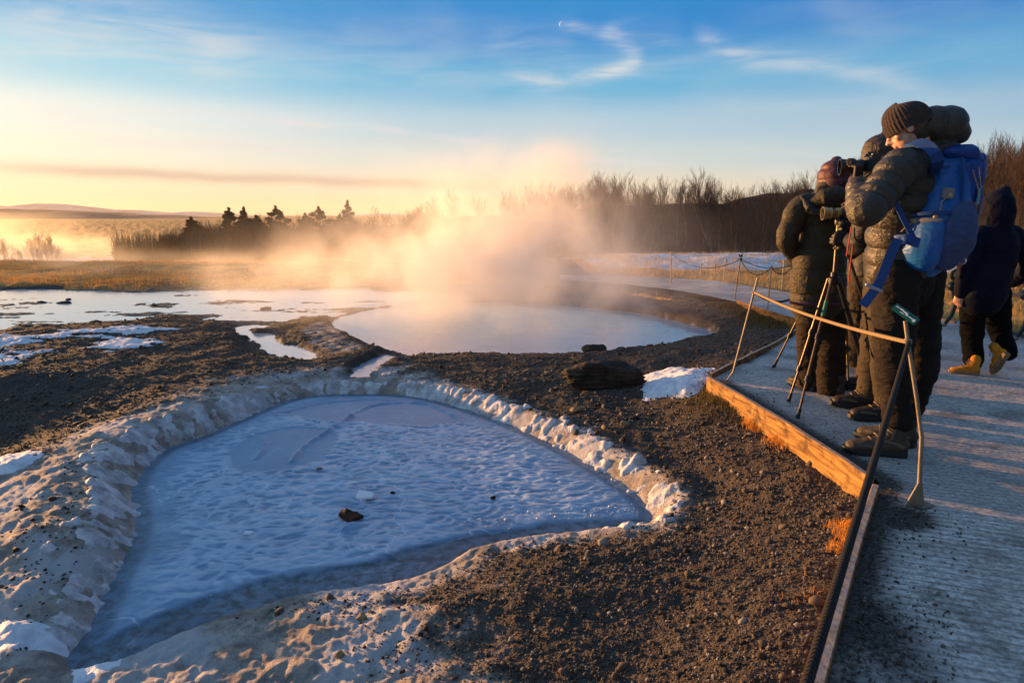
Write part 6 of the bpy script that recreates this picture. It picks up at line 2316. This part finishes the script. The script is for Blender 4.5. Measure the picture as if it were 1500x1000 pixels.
# ================= onlooker far behind, mostly hidden
def onlooker():
    org = Vector((2.95, 5.35, 0))
    F = Vector((-.6, .8, 0)).normalized(); Lf = Vector((0, 0, 1)).cross(F)
    y0 = 5.4
    e_ = empty('person', org, label='person in khaki trousers, only a leg and shoes visible beyond the tripod legs', cat='person', group='people on the path')
    cx = 1278
    hem, wst, cht, sho = at(cx, 400, y0), at(cx, 355, y0), at(cx + 2, 318, y0), at(cx + 3, 285, y0)
    hc = at(cx + 6, 255, y0)
    lf_, rf_ = W(1254, 538, 0), W(1272, 568, 0)
    la_, ra_ = lf_ + Vector((0, 0, .09)), rf_ + Vector((0, .0, .09))
    lh, rh = at(cx - 14, 405, y0), at(cx + 14, 405, y0)
    lk, rk = lh.lerp(la_, .5), rh.lerp(ra_, .5)
    lsh, lel, lwr = sho + Lf * .18, sho + Lf * .22 + Vector((0, 0, -.28)), sho + Lf * .12 + F * .2 + Vector((0, 0, -.35))
    rsh, rel, rwr = sho - Lf * .18, sho - Lf * .22 + Vector((0, 0, -.28)), sho - Lf * .12 + F * .2 + Vector((0, 0, -.35))
    b_ = MB()
    head_shapes(b_, hc, basis(F))
    b_.tube([hc - Vector((0, 0, .05)), sho], [.055, .07], 12)
    b_.tube([hem, wst, cht, sho], [(.14, .10), (.13, .10), (.15, .11), (.11, .08)], 18, side=Lf, round_caps=True)
    for s_, e2, w2 in ((lsh, lel, lwr), (rsh, rel, rwr)):
        b_.tube([sho, s_, e2, w2], [.05, .05, .04, .026], 10, round_caps=True)
        hand_shapes(b_, w2, F + Vector((0, 0, -.3)), Lf, .5, .9, 1)
    for h_, k_, a_ in ((lh, lk, la_), (rh, rk, ra_)):
        b_.tube([h_, k_, a_], [.085, .055, .038], 10, round_caps=True)
    b_.build('body', m_skin, e_, org, voxel=.009, relax=2)
    j = MB()
    qtube(j, [hem, wst, cht, sho, sho + Vector((0, 0, .05))], [(.17, .14), (.165, .14), (.175, .14), (.14, .10), (.07, .07)], 0, 0, side=Lf, n=30)
    for s_, e2, w2 in ((lsh, lel, lwr), (rsh, rel, rwr)):
        qtube(j, [sho, s_, e2, w2], [.07, .078, .062, .045], 0, 0, n=20)
    j.build('jacket', m_blackj, e_, org, voxel=.009, relax=1, disp=crumple(.014, .10, 51))
    MB().ball(hc + Vector((0, -.01, .04)), .088, .10, .085, basis(F)).build('cap', m_blackj, e_, org)
    tr = legs_mb([([lh, lk, la_], [(.11, .11), (.10, .10), (.088, .09)]), ([rh, rk, ra_], [(.11, .11), (.10, .10), (.088, .09)])], ([hem, hem - Vector((0, 0, .06))], [(.16, .13), (.16, .13)]), Lf)
    tr.build('trousers', m_tro3, e_, org, voxel=.008, relax=2, disp=crumple(.020, .10, 53, .005, .04, (1, 1, 1.2)))
    boot(e_, org, lf_ + Vector((.05, -.06, 0)), (-.5, .85, 0), .28, m_boot2, m_sole, .10, lace=False)
    boot(e_, org, W(1274, 571, 0), (-.97, .15, 0), .28, m_boot2, m_sole, .10, lace=False)
onlooker()


# ================= walker in navy
def navy_walker():
    org = Vector((3.72, 5.27, 0))
    F = Vector((-.45, .89, 0)).normalized(); Lf = Vector((0, 0, 1)).cross(F)
    y0 = 5.30
    e_ = empty('person', org, label='person in a navy hooded coat and yellow boots walking away past the bench', cat='person', group='people on the path')
    hem, hip, wst, cht, sho = at(1440, 434, y0), at(1443, 412, y0), at(1456, 385, y0), at(1461, 358, y0), at(1461, 338, y0)
    hc = at(1459, 306, y0 + .02)
    lsh, lel, lwr = at(1433, 350, y0 - .02), at(1416, 392, y0 - .06), at(1408, 428, y0 - .02)
    rsh, rel, rwr = at(1489, 350, y0 + .04), at(1509, 388, y0 + .02), at(1484, 412, y0 + .12)
    lf_ = W(1418, 550, 0)
    la_ = at(1426, 530, y0 + .06)
    lh, lk = at(1425, 440, y0 + .02), at(1424, 490, y0 + .10)
    rh, rk, ra_ = at(1458, 440, y0 + .02), at(1464, 482, y0 + .14), at(1477, 516, y0 - .02)
    b_ = MB()
    head_shapes(b_, hc, basis(F + Vector((0, 0, -.1))))
    b_.tube([hc - Vector((0, 0, .05)), sho], [.055, .07], 12)
    b_.tube([hem, hip, wst, cht, sho], [(.14, .10), (.14, .1), (.12, .10), (.14, .10), (.10, .07)], 18, side=Lf, round_caps=True)
    for s_, e2, w2 in ((lsh, lel, lwr), (rsh, rel, rwr)):
        b_.tube([sho, s_, e2, w2], [.045, .046, .036, .023], 10, round_caps=True)
    hand_shapes(b_, lwr, (-.2, .1, -1), (.6, .6, 0), .5, .85, 1)
    hand_shapes(b_, rwr, (-.6, .4, -.4), (0, 1, 0), .5, .8, 1)
    for h_, k_, a_ in ((lh, lk, la_), (rh, rk, ra_)):
        b_.tube([h_ + Vector((0, 0, .05)), k_, a_], [.08, .05, .035], 10, round_caps=True)
    b_.build('body', m_skin, e_, org, voxel=.007, relax=2)
    j = MB()
    qtube(j, [hem, hip, wst, cht, sho, sho + Vector((0, 0, .06))], [(.195, .150), (.195, .155), (.168, .14), (.174, .138), (.145, .10), (.075, .075)], .095, .007, side=Lf, n=38, off=.03)
    qtube(j, [sho, lsh, lel, lwr], [.07, .078, .066, .050], .09, .006, n=24)
    qtube(j, [sho, rsh, rel, rwr], [.07, .078, .068, .052], .09, .006, n=24)
    j.build('coat', m_navy, e_, org, voxel=.0065, relax=1, disp=crumple(.008, .09, 61, .003, .03, (1, 1, 1.5)))
    h = MB()
    qtube(h, [hc + Vector((.0, -.01, -.17)), hc + Vector((-.0, -.01, -.10)), hc + Vector((0, -.01, .0)), hc + Vector((.025, -.01, .09)), hc + Vector((.045, -.01, .135))], [(.125, .11), (.112, .12), (.110, .125), (.088, .09), (.035, .04)], 0, 0, side=Lf, n=30)
    h.build('hood', m_navy, e_, org, voxel=.006, relax=2, disp=crumple(.010, .08, 62, .003, .03))
    tr = legs_mb([([lh + Vector((0, 0, .06)), lk, la_ + Vector((0, 0, -.0))], [(.095, .095), (.075, .08), (.066, .070)]), ([rh + Vector((0, 0, .06)), rk, ra_], [(.095, .10), (.076, .08), (.062, .066)])], ([hem + Vector((0, 0, .03)), hem - Vector((0, 0, .05))], [(.15, .12), (.15, .12)]), Lf)
    tr.build('trousers', m_tro4, e_, org, voxel=.007, relax=2, disp=crumple(.014, .10, 63, .004, .04, (1, 1, 1.4)))
    boot(e_, org, W(1432, 549, 0) + Vector((0, -.01, 0)), (-.90, .42, 0), .205, m_yboot, m_tansole, .13)
    # trailing boot: heel lifted, tread towards the viewer
    d_ = Vector((-.25, .55, -.95))
    boot(e_, org, at(1477, 517, y0 - .10) + Vector((.0, .0, -.01)), Vector((-.20, .97, 0)), .215, m_yboot, m_tansole, .13, pitch=R(-62))
navy_walker()


# ================= tripods
m_tblack = basic('tripod_black', (0.020, 0.018, 0.017), .4, .3)
m_tbronze = basic('tripod_bronze', (0.085, 0.058, 0.035), .35, .6)
m_tgreen = basic('green_sticker', (0.02, 0.16, 0.09), .4)


def tripod(apex, feet, top, label, thick=(1, 1, 1), mats=None):
    apex, top = Vector(apex), Vector(top)
    org = Vector((apex.x, apex.y, 0))
    e_ = empty('tripod', org, label=label, cat='tripod', group='tripods on the path')
    mb_ = MB()
    mb_.lathe(apex - Vector((0, 0, .02)), [(.020, -.03), (.034, -.02), (.036, .015), (.024, .025), (.024, .05), (.018, .055)], None, 16)
    mb_.build('collar', m_tblack, e_, org)
    MB().tube([apex - Vector((0, 0, .10)), apex, top], [.011, .012, .0115], 12).build('centre_column', m_tbronze, e_, org)
    hd = MB()
    hd.lathe(top, [(.020, 0), (.024, .01), (.024, .035), (.018, .045)], None, 14)
    hd.ball(top + Vector((0, 0, .055)), .020)
    hd.box(top + Vector((0, 0, .082)), (.06, .05, .014), None, .003)
    hd.tube([top + Vector((0, 0, .04)), top + Vector((.05, -.03, .02))], [.009, .012], 8, round_caps=True)
    hd.build('head', m_tblack, e_, org)
    for i, f_ in enumerate(feet):
        f_ = Vector(f_)
        hp = apex + (f_ - apex) * Vector((1, 1, 0)).normalized().length * .0
        dirh = Vector((f_.x - apex.x, f_.y - apex.y, 0)).normalized()
        hp = apex + dirh * .032 - Vector((0, 0, .01))
        m1 = m_tblack if thick[i] > 1 else m_tbronze
        k_ = thick[i]
        lg = MB()
        lg.tube([hp, hp.lerp(f_, .42)], .0112 * k_, 10)
        lg.tube([hp.lerp(f_, .40), hp.lerp(f_, .72)], .0102 * k_, 10)
        lg.tube([hp.lerp(f_, .70), hp.lerp(f_, .96)], .0080 * k_, 10)
        lo = lg.build('leg', m1, e_, org)
        dn_ = (f_ - hp).normalized()
        for q in (.42, .72):
            lk = MB()
            lk.tube([hp.lerp(f_, q) - dn_ * .018, hp.lerp(f_, q) + dn_ * .018], .0165 * k_, 10)
            lk.box(hp.lerp(f_, q) + Vector((.016, -.008, 0)), (.016, .010, .026), None, .003)
            lk.build('clamp', m_tblack, lo, org)
        MB().tube([hp.lerp(f_, .93), f_ + Vector((0, 0, .003))], [.011, .014], 10).build('rubber_foot', m_sole, lo, org)
        if i == 1:
            MB().tube([hp.lerp(f_, .16), hp.lerp(f_, .27)], .0137 * k_, 10).build('sticker', m_tgreen, lo, org)
    return top + Vector((0, 0, .09))


ap = at(1222, 406, 4.40)
tp = at(1228, 330, 4.42)
ct = tripod(ap, [W(1155, 588, 0), W(1168, 613, 0), W(1279, 585, 0)], tp, 'tripod in front with the golden-lit lens on it and its feet nearest the planks', (1, 1, 1.5))
photo_camera(at(1240, 312, 4.42), (-1, .12, -.02), .125, .037, m_gold, 'camera with golden-lit zoom lens mounted on the front tripod', screen=False)
ap2 = at(1232, 352, 5.05)
tp2 = at(1236, 330, 5.06)
tripod(ap2, [W(1133, 538, 0), W(1243, 572, 0), W(1300, 545, 0)], tp2, 'second tripod, its thin legs showing left of the olive coat and between the trousers')

# ------------------------------------------------------------------ steam
def steam(name, label, lo, hi, dens, blobs, nscale, thr, aniso=.35, step=.25, col=(1, .97, .94), stretch=(1, 1, 1)):
    """one closed volume; blobs = (cx, cy, cz, sx, sy, sz, amount) in metres"""
    bm = bmesh.new()
    bmesh.ops.create_cube(bm, size=1.0)
    for v in bm.verts:
        v.co = Vector([lo[i] + (v.co[i] + .5) * (hi[i] - lo[i]) for i in range(3)])
    bmesh.ops.bevel(bm, geom=list(bm.edges), offset=min(hi[i] - lo[i] for i in range(3)) * .3, segments=4, affect='EDGES')
    me = bpy.data.meshes.new(name)
    bm.to_mesh(me)
    bm.free()
    o = bpy.data.objects.new(name, me)
    COL.objects.link(o)
    m = bpy.data.materials.new(name)
    m.use_nodes = True
    t = NT(m.node_tree)
    c = t.coord()
    x, y, z = t.sep(c)
    tot = None
    for (cx, cy, cz, sx, sy, sz, am) in blobs:
        q = None
        for s_, c_, w_ in ((x, cx, sx), (y, cy, sy), (z, cz, sz)):
            e = t.m('DIVIDE', t.m('SUBTRACT', s_, c_), w_)
            e = t.m('MULTIPLY', e, e)
            q = e if q is None else t.m('ADD', q, e)
        e = t.m('MULTIPLY', t.m('POWER', 2.718, t.m('MULTIPLY', q, -1)), am)
        tot = e if tot is None else t.m('ADD', tot, e)
    n = t.noise(t.mapping(c, scale=stretch), nscale, 4, .58, .35)
    n2 = t.noise(t.mapping(c, loc=(3, 1, 7), scale=stretch), nscale * .37, 2, .5, .5)
    nn = t.m('MULTIPLY', t.ramp(n, thr, thr + .34, .05, 1.0), t.ramp(n2, .30, .62, .15, 1.25))
    # keep the walls of the closed volume empty
    for s_, a_, b_ in ((x, lo[0], hi[0]), (y, lo[1], hi[1]), (z, None, hi[2])):
        if a_ is not None:
            tot = t.m('MULTIPLY', tot, t.ramp(s_, a_, a_ + (b_ - a_) * .12))
        tot = t.m('MULTIPLY', tot, t.ramp(s_, b_, b_ - (b_ - (a_ if a_ is not None else lo[2])) * .12))
    d = t.m('MULTIPLY', t.m('MULTIPLY', tot, nn), dens)
    v = t.new('ShaderNodeVolumePrincipled')
    t.put(v.inputs['Color'], col)
    t.put(v.inputs['Anisotropy'], aniso)
    t.put(v.inputs['Density'], d)
    ou = t.new('ShaderNodeOutputMaterial')
    t.l.new(v.outputs[0], ou.inputs['Volume'])
    m.cycles.volume_step_rate = step
    me.materials.append(m)
    tag(o, label, 'steam', kind='stuff')
    return o


steam('steam', 'thick sunlit steam rising from the hot spring', (-6.4, 7.4, -.285), (5.4, 15.5, 3.2), 1.05,
      [(-.4, 10.6, .45, 1.75, 1.6, .90, 1.9), (.1, 10.8, 1.30, 1.05, 1.2, .62, 1.45), (.15, 10.8, 1.95, .75, 1.0, .40, .8), (-2.4, 11.4, .40, 1.4, 1.6, .55, .55), (1.9, 10.8, .55, 1.2, 1.3, .65, .62),
       (.0, 9.2, -.1, 1.9, .8, .22, .5), (-4.4, 12.4, .1, 1.2, 1.5, .42, .35), (2.9, 11.0, .1, 1.0, 1.0, .40, .28)], 1.20, .37, aniso=.40, step=.36)
steam('steam', 'low golden mist drifting over the far meadow', (-38, 14, -1.9), (2, 42, 1.7), .30,
      [(-20, 29, -.4, 4.5, 4, .8, 1.4), (-28, 29, .2, 6, 5, 1.1, 1.5), (-11, 28.5, -1.0, 5, 3, .30, .6), (-4, 29, -1.0, 5, 3, .32, .6), (-26, 37, -.5, 8, 5, .6, .8), (-8, 20, -.2, 6, 5, .26, .65), (-15, 20, -.2, 5, 4, .25, .7)], .42, .40, aniso=.45, step=.40, stretch=(1, .7, 1.6), col=(1, .95, .86))  # white mist given a yellowish colour for the sun's gold
# thin air over the whole country
m_haze = bpy.data.materials.new('haze')
m_haze.use_nodes = True
t = NT(m_haze.node_tree)
v = t.new('ShaderNodeVolumePrincipled')
t.put(v.inputs['Color'], (1.0, .93, .86))
t.put(v.inputs['Density'], .00010)
t.put(v.inputs['Anisotropy'], .2)
ou = t.new('ShaderNodeOutputMaterial')
t.l.new(v.outputs[0], ou.inputs['Volume'])
hz = MB().box((0, 0, 29), (11000, 11000, 86)).build('haze', m_haze, None, smooth=False, kind='stuff', label='thin warm haze over the far hills', cat='haze')
